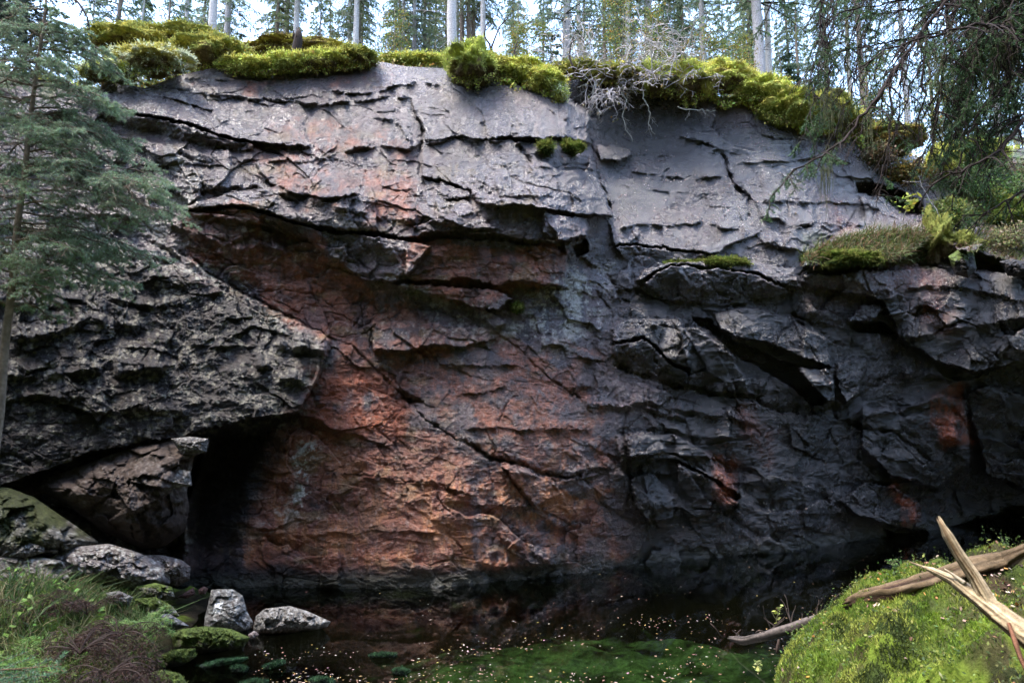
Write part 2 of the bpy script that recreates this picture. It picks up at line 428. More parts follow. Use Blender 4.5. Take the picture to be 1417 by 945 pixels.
B([(984,432,.15),(1040,425,.1),(1110,440,.1),(1150,470,.15),(1150,512,.3),(1127,503,.34),(1072,480,.34),(1028,469,.32),(998,459,.3)], 3)
B([(955,434,-.2),(982,440,-.3),(1010,468,-.3),(1060,488,-.25),(1105,506,-.3),(1145,556,-.4),(1125,562,-.35),(1085,530,-.3),(1040,505,-.2),(1000,484,-.2),(965,452,-.2)], 4)
B([(1072,502,.25),(1155,512,.3),(1157,555,.35),(1146,558,.4),(1105,512,.3),(1086,505,.25)], 3)
B([(1174,449,-.4),(1195,443,-.45),(1218,444,-.5),(1242,466,-.4),(1210,462,-.4),(1181,457,-.4)], 2)
B([(1171,445,.35),(1188,425,.15),(1218,418,.1),(1225,430,.2),(1208,442,.35)], 2)
B([(1157,503,.2),(1194,496,.12),(1200,510,.15),(1188,546,.25),(1171,557,.3),(1160,540,.25)], 2)
B([(1181,254,-.5),(1208,250,-.6),(1242,261,-.7),(1276,278,-.6),(1281,301,-.5),(1250,298,-.5),(1221,275,-.5),(1188,268,-.4)], 3)
B([(1188,268,.2),(1221,276,.2),(1250,300,.25),(1285,305,.25),(1300,330,.3),(1250,360,.7),(1180,368,.7),(1112,372,.65),(1112,350,.4),(1150,330,.2),(1195,300,.1)], 4)
B([(1285,300,.2),(1330,295,.3),(1370,330,.5),(1352,352,.7),(1320,345,.6),(1300,330,.35)], 3)
B([(1310,345,.5),(1350,352,.65),(1417,370,.7),(1560,375,.7),(1560,330,.3),(1417,335,.3),(1372,335,.35)], 3)
B([(822,200,.1),(873,208,.16),(872,217,.22),(853,225,.24),(828,221,.2)], 2)
B([(937,640,.25),(971,655,.3),(1025,696,.35),(1000,709,.05),(960,703,0),(937,692,.0)], 2)
B([(850,600,.05),(930,600,.15),(975,620,.2),(1030,690,.3),(971,656,.28),(937,638,.25),(880,630,.2),(855,640,.15)], 3)
B([(870,660,.15),(905,655,.22),(936,690,.25),(930,720,.28),(898,722,.25),(878,700,.2)], 2)
B([(864,600,.12),(900,596,.2),(925,622,.2),(905,640,.15),(872,640,.2),(866,618,.2)], 2)
B([(1218,727,-.3),(1240,738,-.7),(1290,738,-1.),(1400,700,-1.2),(1540,690,-1.3),(1540,760,-.8),(1240,770,-.5)], 6)
B([(1160,690,.1),(1200,665,.25),(1240,668,.35),(1275,700,.4),(1290,735,.35),(1250,735,.3),(1215,725,.35),(1180,712,.3)], 4)
B([(1190,560,.1),(1240,566,.2),(1300,545,.35),(1340,550,.3),(1345,640,.4),(1300,680,.5),(1230,660,.4),(1190,620,.2)], 5)
B([(1335,545,.0),(1365,530,.3),(1417,545,.4),(1560,560,.4),(1560,660,.6),(1417,680,.5),(1365,660,.5),(1345,600,.2)], 4)
B([(1112,380,.3),(1190,372,.3),(1300,365,.3),(1417,380,.4),(1560,380,.4),(1560,470,.9),(1417,500,.8),(1350,520,.5),(1290,500,.3),(1240,470,.2),(1220,418,.2),(1120,400,.1)], 5)
B([(690,645,.1),(705,642,.15),(735,652,.15),(762,660,.12),(765,690,.14),(740,700,.14),(707,662,.12)], 2)
B([(700,758,.12),(735,735,.06),(760,738,.12),(770,780,.1),(735,782,.14)], 2)
B([(441,790,.1),(452,750,.08),(470,750,.1),(472,812,.12),(440,812,.12)], 2)
# steps and overhang lips ----------------------------------------------------
ST([(470,207),(521,201),(572,203),(585,201),(622,193),(639,190),(680,193),(721,195),(741,190),(792,193),(822,203)], .10, 26, 4)
ST([(390,200),(413,206),(437,218),(454,216),(470,208),(521,202)], .07, 20, 3)
ST([(271,129),(295,131),(340,134),(350,138),(375,136),(406,139),(440,142),(480,141),(504,139),(538,134),(568,137)], .09, 16, 3.5)
ST([(454,122),(490,128),(524,127),(548,117),(582,113),(616,117)], .08, 14, 3.5)
ST([(247,105),(290,109),(340,112),(372,110),(417,98)], .06, 10, 3)
ST([(511,159),(531,163),(551,169),(561,186),(578,200)], .07, 14, 5)
ST([(318,215),(356,222),(424,222),(480,217)], .05, 12, 2.5)
ST([(611,146),(625,154),(637,160)], .05, 8, 3, fade=5)
ST([(660,168),(678,163),(690,164)], .05, 8, 3, fade=5)
ST([(705,186),(720,182),(740,190)], .05, 8, 3, fade=5)
ST([(738,147),(760,150),(783,162),(790,160)], .05, 8, 3, fade=5)
ST([(741,232),(792,230),(826,234),(870,236),(950,246),(1005,243)], .05, 12, 2.5)
ST([(641,262),(700,272),(760,268),(800,272)], .05, 14, 4)
ST([(455,283),(520,300),(600,305),(640,312)], .1, 14, 6)
ST([(300,262),(350,255),(400,270),(455,283)], .1, 14, 6)
ST([(262,232),(290,255),(320,262)], .08, 14, 4)
ST([(1010,224),(1066,222),(1157,220),(1200,226)], .06, 16, 2.5)
ST([(937,238),(988,244),(1006,242)], .05, 12, 2.5)
ST([(1039,276),(1127,278),(1174,281),(1191,281)], .06, 12, 3)
ST([(1039,298),(1079,301),(1100,312),(1140,308),(1200,310)], .08, 12, 4)
ST([(850,318),(880,312),(937,310),(978,305),(1005,315),(1037,318)], .1, 14, 4)
ST([(1042,322),(1060,335),(1080,342),(1110,343)], .1, 16, 4)
ST([(1042,186),(1072,190),(1096,190)], .04, 10, 2.5)
ST([(1106,200),(1117,206),(1130,205)], .05, 10, 3, fade=4)
ST([(849,250),(880,262),(930,265),(1000,268)], .03, 12, 2)
ST([(937,186),(950,191),(978,200),(998,210)], .1, 14, 3)
ST([(514,486),(555,488),(595,478),(673,476),(687,486)], .08, 14, 3)
ST([(612,505),(660,506),(704,506),(734,503)], .05, 10, 2.5)
ST([(629,545),(660,544),(704,534)], .05, 10, 2.5)
ST([(643,591),(721,594),(765,591),(822,596)], .05, 12, 2.5)
ST([(741,478),(775,479),(795,486),(809,496),(839,500)], .08, 12, 3)
ST([(782,540),(809,530),(836,544)], .1, 14, 9)
ST([(802,556),(850,560),(900,566),(960,580)], .1, 12, 7)
ST([(843,503),(860,513),(910,527),(950,537),(988,547),(1038,554),(1079,571),(1127,574),(1147,567)], -.14, 14, 2)
ST([(1147,581),(1180,577),(1242,567),(1296,547)], .12, 12, 6)
ST([(1025,689),(1072,706),(1117,703),(1133,689),(1165,700)], -.12, 12, 3)
ST([(870,592),(910,590),(937,596),(990,606),(1050,600)], .08, 10, 5)
ST([(860,560),(900,556),(950,568),(1010,575),(1060,590)], .1, 14, 6)
ST([(470,655),(514,659),(572,666),(605,669),(660,686)], .06, 14, 3)
ST([(339,737),(423,740),(480,738),(572,733),(616,738)], .04, 14, 2.5)
ST([(600,690),(640,694),(690,700),(740,700)], .05, 12, 3)
ST([(620,668),(640,688),(660,688)], .06, 12, 3)
ST([(640,770),(680,780),(730,784),(780,776)], .08, 14, 5)
ST([(690,745),(730,760),(760,775),(800,778)], .07, 12, 5)
ST([(770,663),(800,662),(835,657)], .08, 12, 4)
ST([(785,655),(820,645),(850,648)], .07, 12, 4)
ST([(0,462),(44,466),(85,456),(125,439),(150,444)], .2, 18, 9)
ST([(-120,420),(0,415),(60,420),(120,425)], .12, 16, 7)
ST([(152,408),(186,420),(251,422)], .12, 12, 6)
ST([(169,476),(210,482),(244,488)], .06, 10, 3)
ST([(150,513),(190,512),(244,503),(262,498)], .2, 14, 12)
ST([(0,522),(60,520),(100,514),(150,508)], .1, 12, 7)
ST([(0,555),(50,545),(100,548)], .1, 14, 6)
ST([(258,476),(300,478),(359,476)], .05, 12, 3)
ST([(349,503),(373,506),(386,523),(420,528),(432,534)], .14, 12, 8)
ST([(380,475),(400,478),(420,477),(457,486)], .28, 14, 12)
ST([(160,570),(190,560),(215,566)], .1, 12, 8)
ST([(180,380),(250,384),(262,390)], .06, 8, 3)
ST([(170,350),(220,356),(262,364),(300,380)], .05, 8, 3)
ST([(200,330),(240,345),(255,364)], .08, 10, 4)
ST([(263,320),(290,332),(330,345),(360,340),(400,346)], .12, 12, 8)
ST([(430,345),(450,352),(480,368)], .06, 12, 5)
ST([(540,398),(570,412),(620,428),(660,446)], .03, 12, 3)
ST([(1288,612),(1340,606),(1417,612)], .1, 14, 6)
ST([(1240,470),(1290,462),(1340,450),(1417,440),(1540,440)], .15, 20, 8)
ST([(1220,418),(1260,398),(1320,395),(1417,415),(1540,420)], .12, 14, 6)
ST([(1240,520),(1290,515),(1350,530)], .15, 14, 8)
ST([(0,230),(60,225),(130,215),(190,222)], .15, 14, 8)
ST([(0,160),(60,155),(120,148)], .15, 14, 8)
ST([(120,262),(170,270),(240,275)], .12, 12, 6)
ST([(60,300),(140,296),(210,302)], .12, 12, 6)
# cracks ----------------------------------------------------------------------
CK([(245,345),(300,385),(380,428),(455,466),(480,474),(504,496),(538,530),(568,557),(589,581),(622,601),(650,618),(673,630)], .08, 1.8)
CK([(548,540),(568,556),(589,556)], .15, 5)
CK([(640,608),(655,619),(668,630)], .12, 4)
CK([(663,625),(687,635),(721,642),(761,657),(785,661),(809,654)], .16, 3)
CK([(568,139),(572,156),(582,176),(585,196),(580,217),(580,244),(590,262)], .13, 2.6)
CK([(815,176),(819,203),(826,234),(839,271),(849,298)], .12, 2.4)
CK([(719,203),(724,212),(735,226)], .2, 5, 3)
CK([(344,137),(356,138),(372,136)], .15, 3.5, 3)
CK([(998,210),(1008,237),(1018,261),(1035,271),(1039,301)], .18, 2.6)
CK([(950,191),(978,200),(998,210)], .14, 2.4)
CK([(1042,140),(1045,163),(1045,186)], .08, 1.8)
CK([(1096,183),(1096,220)], .04, 1.5)
CK([(1120,181),(1131,190),(1134,206)], .1, 2.5, 4)
CK([(1172,222),(1176,250),(1190,280)], .08, 2)
CK([(1090,277),(1094,300)], .05, 1.8, 4)
CK([(687,459),(721,486),(738,503),(758,520),(775,534),(802,554),(822,575)], .07, 1.8)
CK([(514,486),(512,470),(520,445)], .08, 2, 4)
CK([(690,645),(707,662),(734,700),(768,713),(802,737)], .08, 2)
CK([(707,752),(720,766),(734,782)], .05, 1.8)
CK([(616,737),(630,750),(648,770)], .05, 1.8)
CK([(600,669),(607,690),(625,715)], .06, 2)
CK([(470,655),(500,657),(560,664)], .08, 2)
CK([(560,664),(605,669),(640,684)], .06, 1.8)
CK([(540,640),(560,665),(566,690)], .04, 1.6)
CK([(930,300),(928,280),(920,262)], .05, 1.6, 4)
CK([(640,530),(652,556),(660,590)], .03, 1.4)
CK([(690,590),(700,560),(720,545)], .03, 1.4)
CK([(512,400),(520,430),(514,450)], .05, 1.6)
CK([(470,470),(500,440),(512,410)], .05, 1.6)
CK([(350,405),(400,400),(440,412),(470,430)], .04, 1.5)
CK([(822,400),(845,430),(850,470)], .06, 2)
CK([(700,118),(720,130),(715,150)], .03, 1.4)
CK([(1150,575),(1190,590),(1240,600),(1290,640)], .12, 3)
CK([(1120,640),(1150,600),(1165,640),(1150,690)], .08, 2.5)
CK([(868,562),(862,600),(868,650),(880,700)], .12, 3)
CK([(60,690),(140,730),(200,760),(256,752)], .2, 5)
# natural roughness -----------------------------------------------------------
def reg(cu, cv, ru, rv): return np.exp(-(((U - cu) / ru) ** 2 + ((V - cv) / rv) ** 2))
smoothm = np.clip(0.55 * reg(690, 140, 130, 45) + 0.45 * reg(950, 260, 150, 80) + .75 * reg(700, 570, 140, 90) + .4 * reg(470, 180, 110, 40) + 0.7 * reg(1010, 400, 90, 40) * 0 + 0.6 * reg(560, 740, 100, 40), 0, .9)
rough = 1 - smoothm
def facets(th, lx, ly, seed, amp, tilt, groove, mask=1.0, wpx=0.16):
    c, s = math.cos(math.radians(th)), math.sin(math.radians(th))
    x = (U * c + V * s) / lx; y = (-U * s + V * c) / ly
    x = x + wpx * fbm(U / 60, V / 60, seed + 40, 3); y = y + wpx * fbm(U / 60, V / 60, seed + 50, 3)
    f1, f2, a, b, c3, dx, dy = voronoi(x, y, seed)
    e = f2 - f1
    h = (a - .5) * amp + (dx * (b - .5) + dy * (c3 - .35)) * tilt
    pm = sstep(-.25, .45, fbm(U / 110, V / 70, seed + 60, 3) + .15)
    return mask * ((.35 + .65 * pm) * h - groove * pm * np.exp(-(e / .035) ** 2) * ((a * 7 % 1) > .62))
left = sstep(560, 250, U); right = sstep(780, 900, U) * sstep(180, 420, V)
D += facets(14, 80, 34, 11, .06, .14, .04, rough * (1 - right))
D += facets(25, 90, 52, 12, .18, .36, .06, rough * right)
D += facets(70, 58, 36, 21, .09, .20, .04, rough * right)
D += facets(10, 90, 34, 31, .10, .20, .03, rough * left * sstep(520, 380, V))
D += facets(35, 42, 30, 41, .06, .12, .035, rough * (1 - right) * sstep(280, 420, V))
D += facets(-25, 30, 22, 45, .022, .05, .02, rough)
D += facets(20, 22, 14, 51, .009, .022, .012, rough)
D += facets(-30, 12, 9, 61, .004, .010, .004, 0.35 + rough * .65)
MB_ = np.clip(reg(400, 330, 150, 50) + reg(640, 300, 160, 45) * .8 + reg(480, 255, 110, 25) * .6 + reg(960, 650, 150, 70) + reg(1300, 620, 160, 120) * .8 + reg(1080, 430, 260, 60) * .6 + reg(60, 500, 260, 110) * .35 + reg(790, 710, 80, 50) * .5 + reg(240, 330, 90, 60) * .7 + reg(200, 250, 120, 60) * .5, 0, 1)
D += facets(18, 62, 38, 71, .26, .42, .05, MB_ * .62)
D += facets(-12, 42, 30, 72, .11, .24, .03, MB_ * .55)
D += facets(28, 120, 80, 73, .14, .42, .04, rough * .8)
D += .035 * rough * fbm(U / 45, V / 22, 70, 4)
D += .012 * (ridged(U / 16, V / 9, 75, 3) - .5)
D += (.004 + .003 * rough) * fbm(U / 4.5, V / 4.0, 80, 3, .7)
D *= sstep(-.004, .05, S[:, None] + 0 * U) * .85 + .15
YS = YB - D
PTS = P(U, V, YS)

# -- colour of the stone ---------------------------------------------------------
us8, vs8 = U[::sub, ::sub], V[::sub, ::sub]
uj = us8 + 14 * fbm(us8 / 60, vs8 / 60, 91, 3); vj = vs8 + 14 * fbm(us8 / 60, vs8 / 60, 92, 3)
def zone(pts, soft=18, amt=1.0):
    return upsample(amt * sstep(-soft, soft, sdf(uj, vj, pts)), NR, NC)
def umax(*a):
    r = a[0]
    for x in a[1:]: r = np.maximum(r, x)
    return r
rust = umax(zone([(262,285),(345,280),(420,330),(470,370),(520,400),(520,480),(560,540),(440,560),(455,470),(380,425),(270,360)], 12, .95),
            zone([(560,335),(790,345),(780,395),(700,400),(660,430),(560,390)], 8, .9),
            zone([(365,600),(440,550),(560,560),(660,640),(650,700),(660,812),(345,812),(352,700)], 16, 1.0),
            zone([(520,400),(690,460),(760,520),(560,545),(515,480)], 20, .6),
            zone([(330,120),(240,108),(560,90),(560,115),(350,125)], 8, .5),
            zone([(340,205),(430,160),(560,190),(580,250),(600,330),(470,310),(360,260)], 20, .5),
            zone([(660,640),(840,660),(860,790),(650,800)], 25, .55),
            zone([(540,470),(830,480),(850,660),(680,660),(560,600)], 30, .55))
rustred = umax(zone([(1316,533),(1296,547),(1310,615),(1345,615),(1333,547)], 6, 1), zone([(1236,665),(1246,668),(1262,700),(1268,732),(1252,730),(1246,695)], 4, 1),
               zone([(980,630),(1010,640),(1025,690),(1000,680)], 8, .6), zone([(1110,250),(1300,380),(1330,480),(1240,400)], 15, .15), zone([(1030,560),(1080,600),(1060,650),(1030,600)], 12, .2),
               zone([(420,510),(530,520),(560,600),(450,600)], 16, .6))
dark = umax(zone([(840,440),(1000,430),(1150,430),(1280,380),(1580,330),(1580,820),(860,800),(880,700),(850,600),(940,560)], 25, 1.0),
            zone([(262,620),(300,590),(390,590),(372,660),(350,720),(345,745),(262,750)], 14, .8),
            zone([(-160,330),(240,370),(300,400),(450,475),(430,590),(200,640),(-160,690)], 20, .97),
            zone([(255,300),(440,310),(560,330),(560,350),(440,345),(300,330)], 10, .35),
            zone([(820,110),(960,130),(1000,160),(860,230),(825,200)], 10, .6),
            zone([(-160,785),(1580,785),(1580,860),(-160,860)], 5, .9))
blue = umax(zone([(840,150),(1300,200),(1200,330),(1120,360),(1100,460),(860,450),(830,330)], 18, 1.0),
            zone([(600,100),(800,130),(830,280),(600,260)], 25, .4), zone([(-160,230),(250,330),(320,400),(200,430),(-160,440)], 20, .5))
pale = umax(zone([(785,365),(840,368),(842,400),(810,440),(790,470),(700,470),(740,440)], 14, .9), zone([(405,612),(445,615),(432,650),(425,705),(398,705),(408,650)], 5, 1.3),
            zone([(480,450),(690,440),(700,465),(620,470)], 20, .35), zone([(355,690),(440,700),(430,735),(360,735)], 14, .5),
            zone([(240,210),(275,225),(282,290),(255,290),(220,330),(190,300),(230,270)], 8, .8), zone([(560,390),(620,405),(620,450),(580,440)], 12, .4),
            zone([(330,300),(350,300),(356,330),(335,325)], 4, .6), zone([(820,760),(838,758),(838,780),(818,778)], 4, .8),
            zone([(-160,300),(250,300),(260,380),(-160,390)], 20, .45), zone([(60,670),(260,650),(262,740),(150,760)], 20, .5))
lich = umax(zone([(-160,330),(260,330),(450,480),(420,590),(-160,690)], 20, .9), zone([(60,640),(265,600),(265,760),(60,760)], 15, .9), zone([(520,360),(700,400),(840,370),(840,480),(620,480)], 15, .35),
            zone([(200,200),(460,320),(470,380),(250,350)], 15, .25), zone([(120,110),(300,100),(200,330),(100,330)], 15, .35))
streak = fbm(U / 14, V / 130, 101, 4); n1 = fbm(U / 30, V / 30, 102, 5, .6); n2 = fbm(U / 7, V / 7, 103, 4, .65); n3 = fbm(U / 90, V / 60, 104, 3)
spk = hsh(np.arange(NR)[:, None] + 0 * U.astype(int), np.arange(NC)[None] + 0 * U.astype(int), 7)
def c3(r, g, b): return np.array([r, g, b])[None, None]
def lerp(A, Bc, m): return A + (Bc - A) * np.clip(m, 0, 1)[..., None]
C = np.ones(U.shape + (3,)) * c3(.120, .075, .070)
C = lerp(C, c3(.19, .125, .11), sstep(-.1, .6, n1) * .5)
C = lerp(C, c3(.048, .042, .046), blue * (.75 + .4 * n3))
_, _, q1, q2, q3, _, _ = voronoi((U + .3 * V) / 62 + .2 * n1, (V - .3 * U) / 40 + .2 * n3, 140)
_, _, q4, q5, q6, _, _ = voronoi((U + .3 * V) / 24 + .2 * n1, (V - .3 * U) / 15 + .2 * n1, 141)
rust = sstep(.22, .72, rust * .95 + .42 * (q1 - .5) + .22 * (q4 - .5) + .30 * n1 + .14 * n2 + .16 * streak) * sstep(.02, .2, rust)
C *= (.78 + .44 * q2 + .3 * (q5 - .5))[..., None]
C = lerp(C, c3(.36, .125, .065), rust * (.82 + .4 * n3 + .3 * n1))
C = lerp(C, c3(.06, .035, .03), sstep(.05, .55, fbm(U / 40, V / 30, 142, 4)) * .6 * sstep(700, 560, V) * (rust > 0.05))
C = lerp(C, c3(.58, .25, .095), rust * sstep(.05, .5, streak + n3) * .6 * sstep(560, 700, V))
C = lerp(C, c3(.28, .20, .07), sstep(.25, .7, fbm(U / 50, V / 25, 110, 4)) * .45 * sstep(900, 700, U) * rough)
C = lerp(C, c3(.035, .033, .038), blue * sstep(.2, .6, streak) * .4)
C = lerp(C, c3(.06, .05, .06), sstep(.25, .6, streak) * .75 * (1 - rust * .5) * sstep(900, 800, U))
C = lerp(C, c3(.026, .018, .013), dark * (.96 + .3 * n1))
C = lerp(C, c3(.60, .16, .06), rustred * np.clip(.8 + .6 * n1 + .5 * streak, 0, 1))
C = lerp(C, c3(.58, .53, .44), pale * sstep(-.05, .25, n1 + .8 * n2) * .85)
lf1, lf2, lr, _, _, _, _ = voronoi(U / 11 + .3 * n2, V / 9 + .3 * n1, 120)
C = lerp(C, c3(.52, .53, .44), lich * sstep(.33, .2, lf1 + .3 * n2) * (lr > .74 - .3 * sstep(-.1, .5, n1)) * .95)
C = lerp(C, c3(.50, .50, .43), lich * sstep(.52, .72, n2 + .7 * n1) * .75)
C = lerp(C, c3(.42, .37, .33), sstep(.55, .85, n2 + .3 * n1) * .4 * (1 - dark) * (1 - blue))
C *= (1 + .30 * n2 + .18 * (spk - .5) * 2)[..., None]
# mossy top right slope, moss in some cracks
mossz = umax(zone([(1290,210),(1580,180),(1580,385),(1417,372),(1380,350),(1360,310),(1310,300),(1290,250)], 12, 1.), zone([(1115,340),(1190,310),(1300,320),(1320,360),(1180,378),(1115,372)], 8, .7),
             zone([(-160,60),(130,90),(140,130),(-160,140)], 10, .9), zone([(0,672),(60,690),(140,740),(100,790),(-160,790)], 15, .5))
C = lerp(C, c3(.10, .13, .025), mossz * sstep(-.35, .2, n1 + .3 * n2))
C *= .74
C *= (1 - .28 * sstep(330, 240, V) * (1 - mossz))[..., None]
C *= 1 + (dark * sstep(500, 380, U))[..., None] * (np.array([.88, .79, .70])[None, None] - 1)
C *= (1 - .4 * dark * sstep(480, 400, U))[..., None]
C *= (1 - .5 * dark * sstep(980, 1150, U) * sstep(460, 600, V))[..., None]  # tree shade at the lower right painted into the stone colour
C = lerp(C, c3(.36, .085, .03), rustred * np.clip(.7 + .8 * n1 + .6 * streak, 0, 1) * .85)
C = np.clip(C, .006, .8)
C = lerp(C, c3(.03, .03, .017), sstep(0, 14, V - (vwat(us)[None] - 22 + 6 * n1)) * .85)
wet = np.clip(umax(blue, dark * (U > 800), .75 * (1 - .6 * rust)) * (1 - .7 * mossz), 0, 1) * (1 - .75 * sstep(480, 380, U + .6 * (560 - V)) * sstep(300, 420, V)) * (.75 + .25 * sstep(-.2, .3, n3))

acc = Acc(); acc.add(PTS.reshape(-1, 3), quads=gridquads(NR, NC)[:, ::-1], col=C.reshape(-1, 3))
m, nt, b = mat_new('wet_bedrock')
tc = N(nt, 'ShaderNodeTexCoord'); at = N(nt, 'ShaderNodeVertexColor', layer_name='Col'); wa = N(nt, 'ShaderNodeVertexColor', layer_name='Wet')
g1 = noise_node(nt, tc.outputs['Object'], 42, 9, .8); g2 = noise_node(nt, tc.outputs['Object'], 9, 8, .65)
g3 = noise_node(nt, tc.outputs['Object'], 120, 3, .8)
fa = mrange(nt, g1.outputs[0], .3, .7, .55, 1.45); fb = mrange(nt, g3.outputs[0], .3, .7, .45, 1.6)
fm = N(nt, 'ShaderNodeMath', operation='MULTIPLY'); nt.links.new(fa, fm.inputs[0]); nt.links.new(fb, fm.inputs[1]); f = fm.outputs[0]
vm = N(nt, 'ShaderNodeVectorMath', operation='SCALE'); nt.links.new(at.outputs[0], vm.inputs[0]); nt.links.new(f, vm.inputs[3])
nt.links.new(vm.outputs[0], b.inputs['Base Color'])
rr = mrange(nt, wa.outputs[0], 0, 1, .45, .2)
ra = N(nt, 'ShaderNodeMath', operation='MULTIPLY_ADD'); nt.links.new(g2.outputs[0], ra.inputs[0]); ra.inputs[1].default_value = .30; nt.links.new(rr, ra.inputs[2])
rs = N(nt, 'ShaderNodeMath', operation='SUBTRACT'); nt.links.new(ra.outputs[0], rs.inputs[0]); rs.inputs[1].default_value = .15
nt.links.new(rs.outputs[0], b.inputs['Roughness'])
nt.links.new(wa.outputs[0], b.inputs['Coat Weight']); b.inputs['Coat Roughness'].default_value = .13; b.inputs['Coat IOR'].default_value = 1.75
sv = mrange(nt, wa.outputs[0], 0, 1, .5, .85); nt.links.new(sv, b.inputs['Specular IOR Level'])
bp = N(nt, 'ShaderNodeBump'); bp.inputs['Strength'].default_value = 1.0; bp.inputs['Distance'].default_value = .030
ad = N(nt, 'ShaderNodeMath', operation='MULTIPLY_ADD'); nt.links.new(g2.outputs[0], ad.inputs[0]); ad.inputs[1].default_value = 2.6; nt.links.new(g1.outputs[0], ad.inputs[2])
nt.links.new(ad.outputs[0], bp.inputs['Height']); nt.links.new(bp.outputs[0], b.inputs['Normal']); nt.links.new(bp.outputs[0], b.inputs['Coat Normal'])
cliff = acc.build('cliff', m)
wt = cliff.data.color_attributes.new('Wet', 'FLOAT_COLOR', 'POINT')
wv = wet.ravel(); wt.data.foreach_set('color', np.stack([wv, wv, wv, wv * 0 + 1], 1).astype(np.float32).ravel())
tag(cliff, 'tall wet granite rock face, rusty brown on the left and black on the right, over the pond', 'cliff', kind='structure')
def surf(u, v, off=0.0):
    """point on the rock face seen at (u, v)"""
    u = np.asarray(u, float); v = np.asarray(v, float)
    c = np.clip(((u - us[0]) / (us[1] - us[0])).round().astype(int), 0, NC - 1)
    s = (v - vtop(u)) / (vwat(u) + 45 - vtop(u))
    r = np.clip((s * (NR - 1)).round().astype(int), 0, NR - 1)
    return P(u, v, YS[r, c] - off)
# normals (coarse) for litter
GN = np.cross(np.gradient(PTS, axis=1), np.gradient(PTS, axis=0)); GN /= np.linalg.norm(GN, axis=2, keepdims=True) + 1e-9
if GN[..., 1].mean() > 0: GN = -GN

# the rock runs on beyond both sides of the picture
for nm, col_, dx_, dy_ in (('hillside', 0, -1., -.12), ('hillside', NC - 1, 1., -.15)):
    e_ = PTS[::8, col_]; dist = np.r_[0, np.geomspace(.15, 40, 60)]; W_ = e_[:, None] + dist[None, :, None] * np.array([dx_, dy_, 0])
    ns = fbm(W_[..., 0] * .8, W_[..., 2] * 1.3, 170, 5) * sstep(0, .6, dist)[None]; W_[..., 1] += .45 * ns; W_[..., 2] += .15 * ns
    cc_ = np.ones(ns.shape + (3,)) * np.array([.05, .04, .035]) * (1 + .5 * ns)[..., None]; acc = Acc(); acc.add(W_.reshape(-1, 3), quads=gridquads(*ns.shape), col=np.clip(cc_, .01, 1).reshape(-1, 3))
    tag(acc.build(nm, M_STONE), 'dark rocky flank continuing past the edge of the view', 'hillside', kind='structure')

# ------------------------------------------------------------------ forest floor on top of the cliff
ci = np.arange(0, NC, 6); edge = PTS[0, ci]
dd = np.r_[0, np.geomspace(.15, 160, 46)]
X = edge[None, :, 0] * (1 + dd[:, None] * .09) 
Yp = edge[None, :, 1] + dd[:, None]
Z = edge[None, :, 2] + (8.1 - edge[None, :, 2]) * sstep(.5, 7, dd)[:, None] + .02 * np.minimum(dd, 20)[:, None] * 1.5
Z = Z + .18 * fbm(X / 1.3, Yp / 1.3, 130, 3) * sstep(.1, 1.5, dd)[:, None] - .02
g = fbm(X * 2, Yp * 2, 131, 4)
cc = np.ones(X.shape + (3,)) * np.array([.07, .085, .025]); cc = lerp(cc, c3(.09, .06, .03), sstep(0, .5, g))
acc = Acc(); acc.add(np.stack([X, Yp, Z], -1).reshape(-1, 3), quads=gridquads(*X.shape), col=cc.reshape(-1, 3))
ff = acc.build('forest_floor', M_MOSS); tag(ff, 'mossy forest floor above the cliff edge', 'forest floor', kind='structure')
def topz(x, y): 
    k = np.argmin(np.abs(edge[:, 0] - x * edge[:, 1] / y))
    d = y - edge[k, 1]
    return edge[k, 2] + (8.1 - edge[k, 2]) * float(sstep(.5, 7, d)) + .03 * min(max(d, 0), 20)

# ------------------------------------------------------------------ near ground: pond bed, banks, slope behind the viewer
def ell(x, y, cx, cy, rx, ry): return np.sqrt(((x - cx) / rx) ** 2 + ((y - cy) / ry) ** 2)
def zground(x, y):
    n = fbm(x / .9, y / .9, 140, 4)
    z = -.55 + .12 * n
    z = z + .38 * sstep(1.9, .6, ell(x, y, 1.2, 5.9, 2.4, 1.6))                      # algae shoal
    hr = np.maximum(1.55 * np.sqrt(np.clip(1 - ell(x, y, 3.66, 4.9, 1.75, 2.1) ** 2, 0, 1)), 1.45 * np.sqrt(np.clip(1 - ell(x, y, 5.0, 5.0, 2.2, 1.9) ** 2, 0, 1))) - .5 + .11 * vnoise(x * 2.0, y * 2.0, 77) + .09 * np.abs(vnoise(x * 4, y * 4, 78))
    hl = -.58 + .66 * sstep(-2.5, -3.2, x + .22 * (y - 6)) + .62 * sstep(-3.1, -5.4, x)
    hn = -.6 + 1.2 * sstep(4.9, 2.0, y) + .55 * np.maximum(0, -y - 3) * .7
    s = sstep(9.6, 8.3, y)
    z = np.maximum(z, (np.maximum(hr, np.where(hl > 0, hl * (.2 + .8 * sstep(7.7, 6.5, y)), hl) * s + (1 - s) * z) + .07 * n))
    z = np.maximum(z, hn + .1 * n)
    cus = (1 - voronoi(x / .26 + .3 * n, y / .26, 301)[0] ** 2) * .15 + (1 - voronoi(x / .11, y / .11 + .3 * n, 302)[0] ** 2) * .045 - .12
    z = z + cus * sstep(.0, .1, z) * (np.abs(x) < 6.8) * (y > 1)
    far = .45 * np.maximum(0, np.abs(x) - 9) * sstep(11, 7, y)
    return z + np.minimum(far, 9)
gx = np.r_[-np.geomspace(90, 7.2, 26), np.arange(-7, 7.01, .045), np.geomspace(7.2, 90, 26)]
gy = np.r_[-np.geomspace(90, 1.2, 30), np.arange(-1, 9.6, .045), np.arange(9.8, 16, .25)]
GX, GY = np.meshgrid(gx, gy); GZ = np.minimum(zground(GX, GY), 12)
